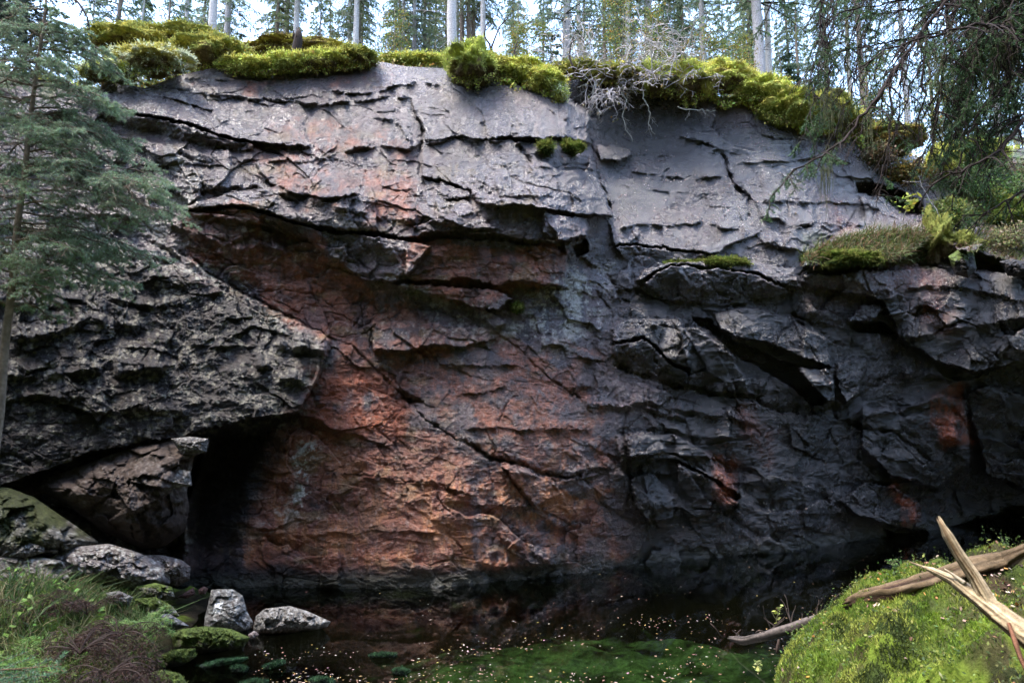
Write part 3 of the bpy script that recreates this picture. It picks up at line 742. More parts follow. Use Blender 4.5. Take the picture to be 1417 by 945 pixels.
g1_ = fbm(GX * 3, GY * 3, 150, 5, .6); g2_ = fbm(GX / .5, GY / .5, 151, 4); g3_ = fbm(GX * 12, GY * 12, 152, 3)
cc = np.ones(GX.shape + (3,)) * np.array([.012, .010, .007])
algae = sstep(1.35, .85, ell(GX, GY, 1.2, 6.0, 2.0, 1.7) + .5 * fbm(GX / .8, GY / .5, 155, 4) + .2 * g1_) * (GZ < .05)
cc = lerp(cc, c3(.12, .21, .085), algae * np.clip(.75 + .7 * g1_ + .5 * fbm(GX * 9, GY * 9, 156, 3), 0, 1))
up = sstep(.0, .12, GZ)
moss = lerp(np.ones(GX.shape + (3,)) * np.array([.13, .19, .03]), c3(.05, .075, .02), sstep(-.1, .5, g1_))
moss = lerp(moss, c3(.085, .06, .04), np.clip(sstep(.1, .5, g2_ + .5 * g3_) * .4 + .8 * sstep(.56, .7, GX / np.maximum(GY, .5)), 0, 1))
_, _, k1, k2, k3, _, _ = voronoi(GX / .26, GY / .26, 301)
moss = lerp(moss, c3(.17, .24, .03), (k1 > .55) * .8); moss = lerp(moss, c3(.03, .045, .015), (k2 > .72) * .7); moss = lerp(moss, c3(.07, .045, .03), (k3 > .8) * .7)
cc = lerp(cc, moss * .8, up)
cc = np.clip(cc * (1 + .35 * g3_)[..., None], .005, 1)
GZ = GZ + .02 * g3_ * up
acc = Acc(); acc.add(np.stack([GX, GY, GZ], -1).reshape(-1, 3), quads=gridquads(*GX.shape), col=cc.reshape(-1, 3))
gr = acc.build('ground', M_MOSS); tag(gr, 'mossy banks and dark bed of the pond with green algae', 'ground', kind='structure')

# ------------------------------------------------------------------ water
m, nt, b = mat_new('pond_water')
nt.nodes.remove(b)
tr = N(nt, 'ShaderNodeBsdfTransparent'); tr.inputs[0].default_value = (.38, .43, .32, 1)
gl = N(nt, 'ShaderNodeBsdfGlossy'); gl.inputs['Roughness'].default_value = .015; gl.inputs[0].default_value = (1, 1, 1, 1)
fr = N(nt, 'ShaderNodeFresnel'); fr.inputs[0].default_value = 1.333
ms = N(nt, 'ShaderNodeMixShader'); nt.links.new(fr.outputs[0], ms.inputs[0]); nt.links.new(tr.outputs[0], ms.inputs[1]); nt.links.new(gl.outputs[0], ms.inputs[2])
nt.links.new(ms.outputs[0], nt.nodes['Material Output'].inputs[0])
tc = N(nt, 'ShaderNodeTexCoord'); nz = noise_node(nt, tc.outputs['Object'], 2.0, 2, .4)
bp = N(nt, 'ShaderNodeBump'); bp.inputs['Strength'].default_value = .05; bp.inputs['Distance'].default_value = .03
nt.links.new(nz.outputs[0], bp.inputs['Height']); nt.links.new(bp.outputs[0], gl.inputs['Normal']); nt.links.new(bp.outputs[0], fr.inputs['Normal'])
acc = Acc(); acc.add([(-14, -1, 0), (20, -1, 0), (20, 17, 0), (-14, 17, 0)], quads=[(0, 1, 2, 3)])
wa_ = acc.build('water', m); tag(wa_, 'still dark pond water mirroring the cliff', 'water', kind='structure')
# ------------------------------------------------------------------ trees
def grow(p, d, L, r, lev, out, rng, droop=.25, kids=5, spread=.9, wob=.18, shrink=.5, n=6, flat=1.0):
    p = np.array(p, float); d = np.array(d, float); d /= np.linalg.norm(d) + 1e-9
    pts = [p.copy()]; dc = d.copy()
    for i in range(n):
        dc = dc + rng.normal(size=3) * wob * np.array([1, 1, flat]); dc[2] -= droop / n
        dc /= np.linalg.norm(dc); p = p + dc * L / n; pts.append(p.copy())
    pts = np.array(pts); out.append((lev, pts, np.linspace(r, r * .35, n + 1)))
    if lev > 0:
        for k in range(kids):
            t = .15 + .85 * (k + rng.random()) / kids
            i = min(int(t * n), n - 1); q = pts[i] + (pts[i + 1] - pts[i]) * (t * n - i)
            ax = pts[i + 1] - pts[i]; ax /= np.linalg.norm(ax)
            s = np.cross(ax, [0, 0, 1.0]); s /= np.linalg.norm(s) + 1e-9
            s = s * (1 if k % 2 else -1) + rng.normal(size=3) * .35 * np.array([1, 1, flat])
            dn = ax * (1 - spread * .5) + s * spread
            grow(q, dn, L * shrink * (1.15 - .6 * t) * (0.7 + .6 * rng.random()), r * .5, lev - 1, out, rng, droop * 1.1, max(3, kids - 1), spread, wob, shrink, n, flat)
def segs(paths):
    a = np.concatenate([p[:-1] for _, p, _ in paths]); b = np.concatenate([p[1:] for _, p, _ in paths])
    return a, b
def trunk_mesh(H, r, seed, col, k=10, dead=0, lean=.1):
    rng = np.random.default_rng(seed); acc = Acc(); n = 14
    z = np.linspace(-.6, H, n); wx = np.cumsum(rng.normal(size=n)) * .035 * lean * 10; wy = np.cumsum(rng.normal(size=n)) * .035
    pts = np.stack([wx - wx[0], wy - wy[0], z], 1); rad = r * (1 - .9 * np.clip(z / H, 0, 1)) * (1 + .45 * np.exp(-np.clip(z, 0, 9) * 5))
    tube(acc, pts, rad, k, col)
    for i in range(dead):
        zz = .4 + rng.random() * min(H * .5, 6); i0 = np.interp(zz, z, np.arange(n)); c = np.array([np.interp(zz, z, pts[:, 0]), np.interp(zz, z, pts[:, 1]), zz])
        a = rng.random() * 6.28; out = []
        grow(c, [math.cos(a), math.sin(a), .15 - rng.random() * .5], .5 + rng.random() * .9, .009 + r * .03, 1, out, rng, .3, 3)
        for _, p_, r_ in out: tube(acc, p_, np.maximum(r_, .004), 3, np.array(col) * .6, cap=False)
    return acc.mesh('trunk', M_BARK), pts
def spruce_crown(H, r, z0, seed, col, per=7, nl=.055, nw=.014, wid=1.6, dens=1.0, droop=.5, top=1.0):
    rng = np.random.default_rng(seed); acc = Acc(); z = z0; P0 = []; P1 = []
    while z < H * top:
        f = (1 - (z - z0 * .3) / (H - z0 * .3 + .01)); L = max(.15, wid * f ** .8 * (.7 + .5 * rng.random()))
        for k in range(int(5 * dens + rng.random())):
            a = rng.random() * 6.28; out = []
            grow([0, 0, z], [math.cos(a), math.sin(a), .05], L, .010 + .008 * L, 1, out, rng, droop, int(5 + 3 * L), 1.0, .08, .38, 5, .5)
            for lv, p_, r_ in out:
                if lv == 1: tube(acc, p_, r_, 3, (.05, .035, .025), cap=False)
            s0, s1 = segs(out); P0.append(s0); P1.append(s1)
        z += .16 + .1 * rng.random() + .04 * H / 8
    needles(acc, np.concatenate(P0), np.concatenate(P1), per, nl, nw, .75, col, .4, rng, .15)
    return acc.mesh('crown', M_NEEDLE)
def leafy_crown(H, seed, cols, nb=40, leaves=16, size=.05, z0=.8, wid=.9):
    rng = np.random.default_rng(seed); acc = Acc(); pos = []
    for i in range(nb):
        z = z0 + (H - z0) * rng.random() ** .9; a = rng.random() * 6.28; out = []
        grow([0, 0, z], [math.cos(a), math.sin(a), .7], wid * (1.1 - z / H * .7), .008, 1, out, rng, .2, 5, .9)
        for _, p_, r_ in out:
            tube(acc, p_, np.maximum(r_, .0025), 3, (.09, .075, .06), cap=False)
            pos.append(p_[rng.integers(1, len(p_), leaves)] + rng.normal(size=(leaves, 3)) * .07)
    pos = np.concatenate(pos); ci = rng.integers(0, len(cols), len(pos))
    leafquads(acc, pos, size, np.array(cols)[ci], .3, rng=rng)
    return acc.mesh('crown', M_LEAF)
GREY = (.42, .385, .36); BRN = (.17, .13, .10)
TPL = {  # tall and spruce crown greens paled to stand in for haze
 'tall': [(trunk_mesh(15, .16, 1, GREY, 10, 16)[0], spruce_crown(15, .16, 5.5, 2, (.15, .19, .10), 6, .085, .022, 1.9, .8)),
          (trunk_mesh(16, .16, 3, (.34, .31, .30), 10, 26)[0], spruce_crown(16, .16, 4.2, 4, (.15, .2, .11), 6, .085, .022, 1.7, .7)),
          (trunk_mesh(14, .16, 5, BRN, 10, 14)[0], spruce_crown(14, .16, 6.0, 6, (.16, .19, .08), 6, .085, .022, 2.0, .9))],
 'spruce': [(trunk_mesh(9, .10, 7, BRN, 8, 8)[0], spruce_crown(9, .1, 1.2, 8, (.12, .17, .10), 8, .06, .016, 1.5, .9)),
            (trunk_mesh(7, .08, 9, GREY, 8, 6)[0], spruce_crown(7, .1, .9, 10, (.15, .2, .11), 8, .06, .016, 1.2, .75))],
 'young': [(trunk_mesh(2.6, .03, 11, BRN, 6, 0)[0], spruce_crown(2.6, .03, .25, 12, (.06, .10, .05), 8, .045, .011, .8, .9))],
 'birch': [(trunk_mesh(5.5, .045, 13, (.38, .36, .32), 7, 8)[0], leafy_crown(5.5, 14, [(.20, .22, .04), (.30, .25, .04), (.12, .17, .04)], 46, 12, .055)),
           (trunk_mesh(3.2, .025, 15, (.2, .17, .13), 6, 5)[0], leafy_crown(3.2, 16, [(.22, .23, .05), (.32, .20, .03), (.12, .18, .04), (.15, .2, .05)], 36, 12, .045, .4, .8))],
}
def put_tree(name, tpl, idx, loc, rz, s, label, cat, group, sz=None):
    t = empty(name, loc); t.rotation_euler = (0, 0, rz); t.scale = (s, s, sz or s)
    for nm, me in zip(('trunk', 'crown'), TPL[tpl][idx]):
        c = bpy.data.objects.new(nm, me); COL.objects.link(c); c.parent = t
    tag(t, label, cat, group); return t
# u in the photograph, distance, kind, trunk width in px
TR = [(150,15,'spruce',0,8),(196,17,'spruce',1,8),(238,19,'spruce',0,7),(252,22,'tall',1,12),(291,15,'tall',0,18),(308,18,'tall',1,15),(345,26,'spruce',1,8),(384,20,'tall',2,9),(393,22,'tall',1,9),(407,17,'tall',0,13),
      (452,27,'tall',2,6),(483,19,'tall',0,9),(491,17,'tall',0,14),(545,24,'tall',1,7),(558,20,'tall',0,10),(574,20,'tall',1,10),(591,24,'tall',2,7),(603,25,'tall',2,6),(624,14,'tall',0,21),(633,20,'tall',1,9),(643,18,'tall',2,11),
      (652,18,'tall',2,12),(669,17,'tall',0,11),(700,27,'spruce',1,6),(716,24,'tall',0,8),(745,25,'spruce',1,9),(783,16,'tall',1,17),(801,19,'tall',0,11),(853,22,'tall',2,9),(871,18,'tall',0,13),(896,19,'tall',1,20),(908,24,'birch',0,6),
      (942,20,'tall',2,11),(975,17,'tall',1,13),(997,22,'spruce',0,7),(1022,19,'birch',0,5),(1032,24,'tall',0,6),(1054,15,'tall',1,22),(1064,16,'tall',0,12),(1098,21,'spruce',0,10),(1138,18,'spruce',1,12),(1176,20,'tall',0,9),(1205,23,'spruce',0,9),
      (1252,18,'tall',0,12),(1330,20,'spruce',0,12),(1375,16,'spruce',1,14),(1400,24,'tall',1,12),(40,16,'spruce',0,10),(90,20,'spruce',1,10),(520,33,'spruce',1,6),(580,36,'spruce',0,6),(680,34,'spruce',1,6),(830,30,'spruce',0,6),(930,33,'spruce',1,6),(1010,30,'spruce',0,6),(440,36,'spruce',0,6),(350,34,'spruce',1,6),(1290,26,'tall',2,10)]
LM = [(0,'beyond the left spruce sapling'),(130,'behind the golden moss mound at the left'),(270,'behind the large rounded moss roll'),(370,'around the dark broken stump'),(440,'above the pale upper left slab'),(530,'above the highest tip of the slab'),(612,'behind the hanging moss clump'),(690,'right of the hanging moss clump'),(765,'behind the left of the bare grey shrub'),(845,'behind the right of the bare grey shrub'),(925,'above the green moss right of the grey shrub'),(1015,'above the bright moss curtain'),(1120,'seen through the hanging dead twigs'),(1230,'above the mossy slope on the right'),(2000,'')]
rng = np.random.default_rng(15)
for u_ in np.linspace(140, 1230, 44):
    TR.append((float(u_ + rng.normal() * 12), float(rng.uniform(26, 48)), 'spruce' if rng.random() < .55 else 'tall', int(rng.integers(0, 2)), float(rng.uniform(4, 7))))
for u_ in np.linspace(200, 1180, 26): TR.append((float(u_ + rng.normal() * 14), float(rng.uniform(17, 28)), 'tall', 2, float(rng.uniform(6, 10))))
TR.sort(); rng = np.random.default_rng(5)
ordn = ['%dth' % k for k in range(20)]; ordn[:8] = ['first', 'second', 'third', 'fourth', 'fifth', 'sixth', 'seventh', 'eighth']
def lm(u): return [i for i in range(len(LM) - 1) if LM[i][0] <= u][-1]
cnt = {}
for (u, Y, k, i, w) in TR:
    g = lm(u); key = (g, k); cnt[key] = cnt.get(key, 0) + 1
    loc = P(u, 95, Y); z = topz(loc[0], loc[1]); x = loc[0]
    base = {'tall': .32, 'spruce': .2, 'birch': .09}[k]; dia = .82 * w / F * Y; s = np.clip(dia / base, .6, 1.6)
    if k == 'spruce': s = np.clip(s, .8, 1.3)
    what = {'tall': ('thick pale' if w > 14 else 'slim grey' if w > 8 else 'thin distant') + ' conifer trunk', 'spruce': ('hazy distant' if Y > 25 else 'bushy green') + ' spruce', 'birch': 'white-stemmed birch with yellow leaves'}[k]
    put_tree({'tall': 'conifer_tree', 'spruce': 'spruce_tree', 'birch': 'birch_tree'}[k], k, i, (x, Y, z - .1), rng.random() * 6.28, s, f"{what}, {ordn[cnt[key]-1]} from left {LM[g][1]}", 'tree', 'trees standing on top of the cliff', sz=max(s, .9))
YG = [(225,13,0.9),(330,13,.8),(440,14,.8),(545,13,.9),(610,15,1.),(715,12.5,.8),(735,14,1.2),(765,13,.9),(860,13.5,1.1),(905,14.5,1.2),(950,14,1.),(985,15,1.2),(1030,14,.9),(1090,15,1.1),(1215,15,1.2),(1300,15,1.)]
places = ['behind the left moss mound','behind the large moss roll','between the stump and the slab tip','left of the highest slab tip','left of the hanging moss clump','just right of the hanging moss clump','behind the two dark bent stems','left of the bare grey shrub','behind the middle of the bare grey shrub','behind the right edge of the grey shrub','left above the green moss bank','above the green moss bank','left of the bright moss curtain','above the bright moss curtain','behind the hanging dead twigs','above the mossy slope at right']
for j, ((u, Y, s), pl) in enumerate(zip(YG, places)):
    loc = P(u, 95, Y)
    if j % 3 == 1: put_tree('spruce_sapling', 'young', 0, (loc[0], Y, topz(loc[0], Y) - .1), j * 1.3, s, 'small green spruce sapling ' + pl, 'sapling', 'saplings along the cliff top')
    else: put_tree('birch_sapling', 'birch', 1, (loc[0], Y, topz(loc[0], Y) - .15), j * 1.3, s * .8, 'small yellowing leafy sapling ' + pl, 'sapling', 'saplings along the cliff top')

# unseen woods behind and beside the viewer, added tall to shade the hollow
acc = Acc(); rng = np.random.default_rng(50)
def wood(acc, x, y, z, H, rng):
    tube(acc, [(x, y, z - .3), (x, y, z + H * .5), (x, y, z + H)], [.16, .1, .02], 5, BRN, cap=False)
    n = 520; h = rng.random(n) ** .8; zz = z + .8 + h * (H - .8); rr = 2.2 * (1 - h) ** .8 + .15; a = rng.random(n) * 6.28
    p0 = np.stack([np.full(n, x), np.full(n, y), zz], 1); d = np.stack([np.cos(a) * rr, np.sin(a) * rr, -.35 * rr], 1)
    q = p0 + d * (.25 + .75 * rng.random((n, 1)))
    leafquads(acc, q, .75, (.035, .055, .03), .3, rng=rng, aspect=.45)
for (x, y) in [(x + rng.normal() * .6, y + rng.normal() * .6) for x in np.arange(-21, 26, 2.6) for y in (-5, -8.5, -13)] + [(-10 - rng.random() * 5, y) for y in np.arange(-2, 12, 1.8)] + [(12.5 + rng.random() * 5, y) for y in np.arange(-2, 9, 1.8)]:
    z = float(min(zground(np.array([x]), np.array([y]))[0], 12)); wood(acc, x, y, z, 14 + 5 * rng.random(), rng)
o = acc.build('forest', M_NEEDLE); tag(o, 'unseen dark spruce forest added around the hollow to shade it', 'forest', kind='stuff')
# ------------------------------------------------------------------ moss on the cliff edge
def blob(acc, c, r, col_top, col_low, seed, tuft=2600, tl=.035, tw=.012, lump=.22, nu=64, nv=40, droopy=0.0, col2=None):
    rng = np.random.default_rng(seed); tuft = int(tuft * 3.2); tl *= .8
    th, ph = np.meshgrid(np.linspace(0, 2 * math.pi, nu, endpoint=False), np.linspace(.02, math.pi - .02, nv))
    n = np.stack([np.cos(th) * np.sin(ph), np.sin(th) * np.sin(ph), np.cos(ph)], -1)
    k = fbm(n[..., 0] * 1.7 + seed, n[..., 1] * 1.7 + n[..., 2] * 2.3, seed, 4, .5) * 1.0
    rr = 1 + lump * k * 1.6
    p = n * rr[..., None] * np.array(r); p[..., 2] += np.where(p[..., 2] < 0, -droopy * rng.random() * 0, 0)
    k2 = fbm(n[..., 0] * 4 + seed, n[..., 2] * 4 + n[..., 1], seed + 3, 4)
    t = sstep(-.8, -.15, n[..., 2] + .6 * k2)
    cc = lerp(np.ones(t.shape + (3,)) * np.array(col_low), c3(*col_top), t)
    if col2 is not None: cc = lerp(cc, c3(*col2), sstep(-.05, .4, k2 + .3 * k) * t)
    w = p + np.array(c)
    i = np.arange(nu * nv).reshape(nv, nu); j = np.roll(i, -1, 1)
    q = np.stack([i[:-1], i[1:], j[1:], j[:-1]], -1).reshape(-1, 4)
    acc.add(w.reshape(-1, 3), quads=q, col=cc.reshape(-1, 3))
    a = rng.integers(0, nv * nu, tuft); 
    keep = (np.sin(ph).ravel()[a] > rng.random(tuft) * .9) & (n.reshape(-1, 3)[a, 1] < .4)
    a = a[keep]; nn = n.reshape(-1, 3)[a] / np.array(r); nn /= np.linalg.norm(nn, axis=1, keepdims=True)
    b0 = w.reshape(-1, 3)[a] + rng.normal(size=(len(a), 3)) * .02; d = nn + rng.normal(size=nn.shape) * .55; d[:, 2] += .15 - droopy; d /= np.linalg.norm(d, axis=1, keepdims=True)
    L = tl * (.5 + rng.random((len(a), 1)) * 1.2); ww = rperp(d, rng) * tw * .5
    v = np.stack([b0 - ww, b0 + ww, b0 + d * L], 1)
    c2 = cc.reshape(-1, 3)[a] * (.7 + .8 * rng.random((len(a), 1)))
    acc.add(v.reshape(-1, 3), tris=np.arange(len(a) * 3).reshape(-1, 3), col=np.repeat(c2, 3, 0))
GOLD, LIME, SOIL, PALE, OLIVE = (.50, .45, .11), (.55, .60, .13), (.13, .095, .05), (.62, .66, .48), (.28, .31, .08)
def yedge(u):
    c = int(np.clip(round((u - us[0]) / (us[1] - us[0])), 0, NC - 1)); return float(PTS[0, c, 1])
MO = [ # u, v, half width px, half height px, depth m, push, top, low, second, label
 (208,84,46,19,.35,-.05,GOLD,SOIL,PALE,'moss mound with pale grey-green lichen spilling over the upper left edge'),
 (150,100,36,12,.3,-.1,LIME,SOIL,PALE,'low moss cushion with white lichen at the far left edge of the slab'),
 (175,56,44,19,.6,.7,GOLD,SOIL,OLIVE,'golden brown moss mound behind the lichen-covered one at the left'),
 (286,72,56,19,.45,.25,GOLD,SOIL,OLIVE,'large rounded golden moss roll above the rusty notch'),
 (232,50,60,14,.8,1.2,OLIVE,SOIL,GOLD,'dark olive moss hump behind the large golden roll'),
 (345,92,36,11,.3,0,LIME,OLIVE,GOLD,'flat yellow-green moss pad right of the large golden roll'),
 (398,88,34,12,.3,0,LIME,OLIVE,GOLD,'yellow-green moss pad in front of the dark stump'),
 (452,86,40,13,.3,0,LIME,SOIL,GOLD,'bright moss pad above the pale upper left slab'),
 (405,66,50,13,.7,1.0,(.16,.11,.04),SOIL,GOLD,'brownish heather and moss hump around the dark stump'),
 (492,80,24,13,.25,-.05,OLIVE,SOIL,GOLD,'small dark-bottomed moss tuft left of the highest slab tip'),
 (575,83,48,7,.5,.4,LIME,OLIVE,GOLD,'thin green moss strip behind the highest slab tip'),
 (652,92,31,28,.42,-.15,LIME,SOIL,OLIVE,'tall moss clump hanging over the middle of the slab'),
 (684,95,18,17,.4,.15,GOLD,SOIL,OLIVE,'brownish moss shoulder joined to the tall hanging clump'),
 (722,98,24,14,.35,.1,GOLD,OLIVE,LIME,'yellow moss cushion right of the tall hanging clump'),
 (752,112,24,16,.28,0,LIME,OLIVE,GOLD,'yellow moss cushion sloping down towards the root hollow'),
 (772,132,11,12,.16,-.05,LIME,GOLD,PALE,'small lime moss tongue at the lip of the root hollow'),
 (800,98,30,12,.5,.3,OLIVE,SOIL,GOLD,'dark mossy turf roofing the root hollow'),
 (850,104,34,14,.6,-.1,OLIVE,SOIL,GOLD,'mossy turf behind the hanging grey roots'),
 (905,112,34,20,.5,-.1,OLIVE,SOIL,LIME,'dark-bottomed moss turf under the grey shrub'),
 (955,114,36,24,.45,-.12,LIME,SOIL,GOLD,'thick lime moss turf right of the grey shrub'),
 (1002,108,34,20,.45,0,GOLD,SOIL,LIME,'golden moss turf left of the bright moss curtain'),
 (1052,124,34,17,.4,-.1,LIME,OLIVE,GOLD,'left lobe of the bright yellow-green moss curtain'),
 (1092,148,34,24,.35,-.15,(.26,.30,.045),OLIVE,GOLD,'lowest bright lobe of the yellow-green moss curtain'),
 (1135,150,30,22,.35,-.1,(.24,.27,.045),OLIVE,GOLD,'right lobe of the bright yellow-green moss curtain'),
 (1172,168,24,16,.35,-.05,GOLD,SOIL,OLIVE,'brownish end of the moss curtain behind the twigs'),
 (1228,190,40,20,.5,0,OLIVE,SOIL,(.20,.12,.03),'ochre and green moss bank under the hanging twigs'),
 (1302,222,12,24,.25,-.3,LIME,OLIVE,GOLD,'lime moss tongue running down the gully at the right'),
 (1345,215,44,22,.6,-.1,OLIVE,SOIL,LIME,'dark green moss bank at the upper right')]
for i, (u, v, rw, rh, dp, push, ct, cl, c2, lb) in enumerate(MO):
    Y = yedge(u) + push - .1; c = P(u, v, Y); s = Y / F; dp = rh * s * 1.25 + .04
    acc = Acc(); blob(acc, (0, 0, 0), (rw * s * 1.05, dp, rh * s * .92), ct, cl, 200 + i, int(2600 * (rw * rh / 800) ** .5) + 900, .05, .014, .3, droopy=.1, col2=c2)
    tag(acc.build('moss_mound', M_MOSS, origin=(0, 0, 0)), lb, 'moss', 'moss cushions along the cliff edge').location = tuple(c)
for i, (u, v, rw, rh, lb) in enumerate([(756,205,9,7,'tiny left moss tuft on the face of the central block'), (787,206,14,8,'bright moss tuft on the crack of the central block'), (1003,364,26,6,'flat moss tuft on the ledge above the dark triangular overhang'), (950,366,26,3,'thin mossy strip on the ledge left of the flat tuft'),
        (716,426,5,4,'tiny vivid green moss spot under the small overhang'), (1170,358,42,9,'yellow-green moss cushion at the left end of the grassy ledge'), (1372,362,18,12,'bright green moss cushion on the dark rocks at the right'), (1296,330,16,26,'moss-draped rock spur beside the grassy ledge'), (1330,335,18,12,'dark mossy hump between spur and bright cushion'), (1318,292,22,14,'shaded moss hump on the right slope'), (1400,300,36,26,'grass-green mossy shoulder at the right edge')]):
    c = surf(u, v, .02); Y = c[1]; s = Y / F; acc = Acc()
    blob(acc, (0, 0, 0), (rw * s, .08 + rh * s * .5, rh * s), (.13, .18, .03) if i not in (7, 8, 9) else OLIVE, (.05, .07, .02) if i not in (7, 8) else SOIL, 300 + i, 900 + 60 * rw, .035, .013, .5, 40, 26, col2=(.2, .2, .05))
    tag(acc.build('moss_tuft', M_MOSS), lb, 'moss', 'moss tufts on the rock face').location = tuple(c)
# low turf between the cushions
acc = Acc(); rng = np.random.default_rng(77)
cu = rng.integers(0, NC, 30000); keep = (vnoise(us[cu] / 30, cu * 0.0, 5) > -.25) & ~((us[cu] > 505) & (us[cu] < 620) & (rng.random(len(cu)) > .25)); cu = cu[keep]
e = PTS[0, cu].copy(); dback = rng.random(len(cu)) ** 1.5 * 2.2 + .05
e[:, 1] += dback; e[:, 0] *= 1 + .09 * dback / 9; e[:, 2] = e[:, 2] + (8.1 - e[:, 2]) * sstep(.5, 7, dback) + .05
leafquads(acc, e + rng.normal(size=e.shape) * np.array([.03, .05, .05]), .06, np.array([GOLD, LIME, OLIVE, (.25, .17, .05)])[rng.integers(0, 4, len(e))], .4, rng=rng)
cu = rng.integers(int(NC * .49), int(NC * .84), 26000); e = PTS[0, cu].copy(); hang = np.clip(.5 + 1.1 * vnoise(us[cu] / 26, us[cu] * 0 + 3, 66), 0, 1.2); t_ = rng.random(len(cu))
e[:, 2] += .12 - t_ * .55 * hang; e[:, 1] += .25 - .42 * t_ + rng.normal(size=len(cu)) * .05; e[:, 0] += rng.normal(size=len(cu)) * .04
k_ = (us[cu] > 690) & ((us[cu] < 775) | (us[cu] > 905)) & (us[cu] < 1190); e = e[k_]
leafquads(acc, e, .055, np.array([GOLD, LIME, LIME, OLIVE, (.30, .22, .08)])[rng.integers(0, 5, len(e))], .45, rng=rng, aspect=.7)
for i_, (u, v, rw, rh, dp, push, ct, cl, c2, lb) in enumerate(MO):
    Y = yedge(u) + push - .1; s = Y / F; n_ = int(26 * rw); a_ = rng.random(n_) * 6.28; q_ = np.sqrt(rng.random(n_)) * 1.12
    e = P(u, v, Y)[None] + np.stack([np.cos(a_) * q_ * rw * s * 1.05, -np.abs(rng.normal(size=n_)) * .08 - rh * s * .5 * np.sqrt(np.clip(1 - q_ ** 2, 0, 1)), np.sin(a_) * q_ * rh * s * .95], 1)
    leafquads(acc, e[np.sin(a_) > -.3], .045, np.array([ct, c2, OLIVE])[rng.integers(0, 3, (np.sin(a_) > -.3).sum())], .45, rng=rng, aspect=.6)
for i_, (u, v, rw, rh, dp, push, ct, cl, c2, lb) in enumerate(MO):
    Y = yedge(u) + push - .1; s = Y / F
    uo = u + rng.normal(size=int(40 * rw)) * rw * .55; uo = uo[np.abs(uo - u) < rw * 1.15]; n_ = len(uo); lob = np.clip(.5 + 1.4 * vnoise(uo / 7, uo * 0 + i_, 71), 0, 1.3)
    sg = rng.random(n_) < .6; arch = np.sqrt(np.clip(1 - ((uo - u) / (rw * 1.2)) ** 2, 0, 1)); vo = np.where(sg, v + rh * arch * (.5 + .75 * lob * rng.random(n_)), v - rh * arch * (.75 + .5 * lob * rng.random(n_)))
    e = P(uo, vo, Y - rh * s * .6 * sg); leafquads(acc, e + rng.normal(size=e.shape) * .015, .04, np.array([ct, c2, OLIVE, (.24, .17, .08)])[rng.integers(0, 4, n_)], .5, rng=rng, aspect=.45)
# blueberry and heather shoots
cu = rng.integers(0, NC, 1700); e = PTS[0, cu].copy(); dback = rng.random(len(cu)) * 2.6 + .25
e[:, 1] += dback; e[:, 0] *= 1 + .09 * dback / 9; e[:, 2] = e[:, 2] + (8.1 - e[:, 2]) * sstep(.5, 7, dback)
hgt = .18 + .35 * rng.random(len(cu)); tip = e + rng.normal(size=e.shape) * .07; tip[:, 2] = e[:, 2] + hgt
needles(acc, e, tip, 14, .05, .028, 1.0, (.14, .17, .05), .6, rng)
needles(acc, e, tip, 5, .05, .028, 1.0, (.30, .20, .05), .4, rng)
for a_, b_ in zip(e[::2], tip[::2]): tube(acc, [a_, b_], [.005, .002], 3, (.1, .08, .05), cap=False)
tag(acc.build('undergrowth', M_LEAF, smooth=False), 'blueberry and heather shoots along the cliff edge', 'undergrowth', kind='stuff')

# ------------------------------------------------------------------ stump, bare shrub, roots
st = P(410, 70, 11.0); s = 11 / F
acc = Acc(); n = 9; zz = np.linspace(-.35, .38, n); tube(acc, np.stack([st[0] + .03 * np.sin(zz * 5), st[1] + 0 * zz, st[2] + zz], 1), [.14, .13, .1, .085, .08, .08, .075, .06, .03], 9, (.025, .017, .014))
for k in range(4): tube(acc, [(st[0] + .05 * math.cos(k * 1.7), st[1] + .05 * math.sin(k * 1.7), st[2] + .2), (st[0] + .06 * math.cos(k * 1.7), st[1], st[2] + .36 + .06 * (k % 2))], [.035, .006], 4, (.03, .02, .016))
tag(acc.build('tree_stump', M_BARK), 'dark rotten broken stump standing on the moss at upper left', 'stump')
rng = np.random.default_rng(88)
root = empty('bare_shrub', P(880, 120, yedge(880) - .1)); acc = Acc(); L0 = Acc(); out = []
o0 = np.array(root.location)
for k in range(54):
    u0 = rng.uniform(800, 950); b0 = P(u0, rng.uniform(98, 125), yedge(870) - .55 + .3 * rng.random()) - o0
    up = k % 2
    grow(b0, [rng.uniform(-.6, .6), rng.uniform(-.6, .2), rng.uniform(.5, 1.2) if up else rng.uniform(-.6, .5)], rng.uniform(.7, 1.3) if up else rng.uniform(.45, .85), .011, 2, out, rng, .1 if up else .5, 5, .9, .2, .5, 5)
for lv, p_, r_ in out: tube(acc, p_, np.maximum(r_, .0048), 4 if lv == 2 else 3, (.46, .42, .41), cap=False)
acc.build('stems', M_BARK, root)
ends = np.concatenate([p_[-2:] for lv, p_, r_ in out if lv == 0 and rng.random() < .25])
leafquads(L0, ends, .045, np.array([(.34, .22, .04), (.22, .22, .05)])[rng.integers(0, 2, len(ends))], .3, rng=rng); L0.build('leaves', M_LEAF, root)
tag(root, 'bare grey twiggy shrub leaning out over the root hollow', 'shrub')
def px(pts, Y, jit=0): return np.array([P(a, b, (Y if np.isscalar(Y) else Y[i])) for i, (a, b) in enumerate(pts)])
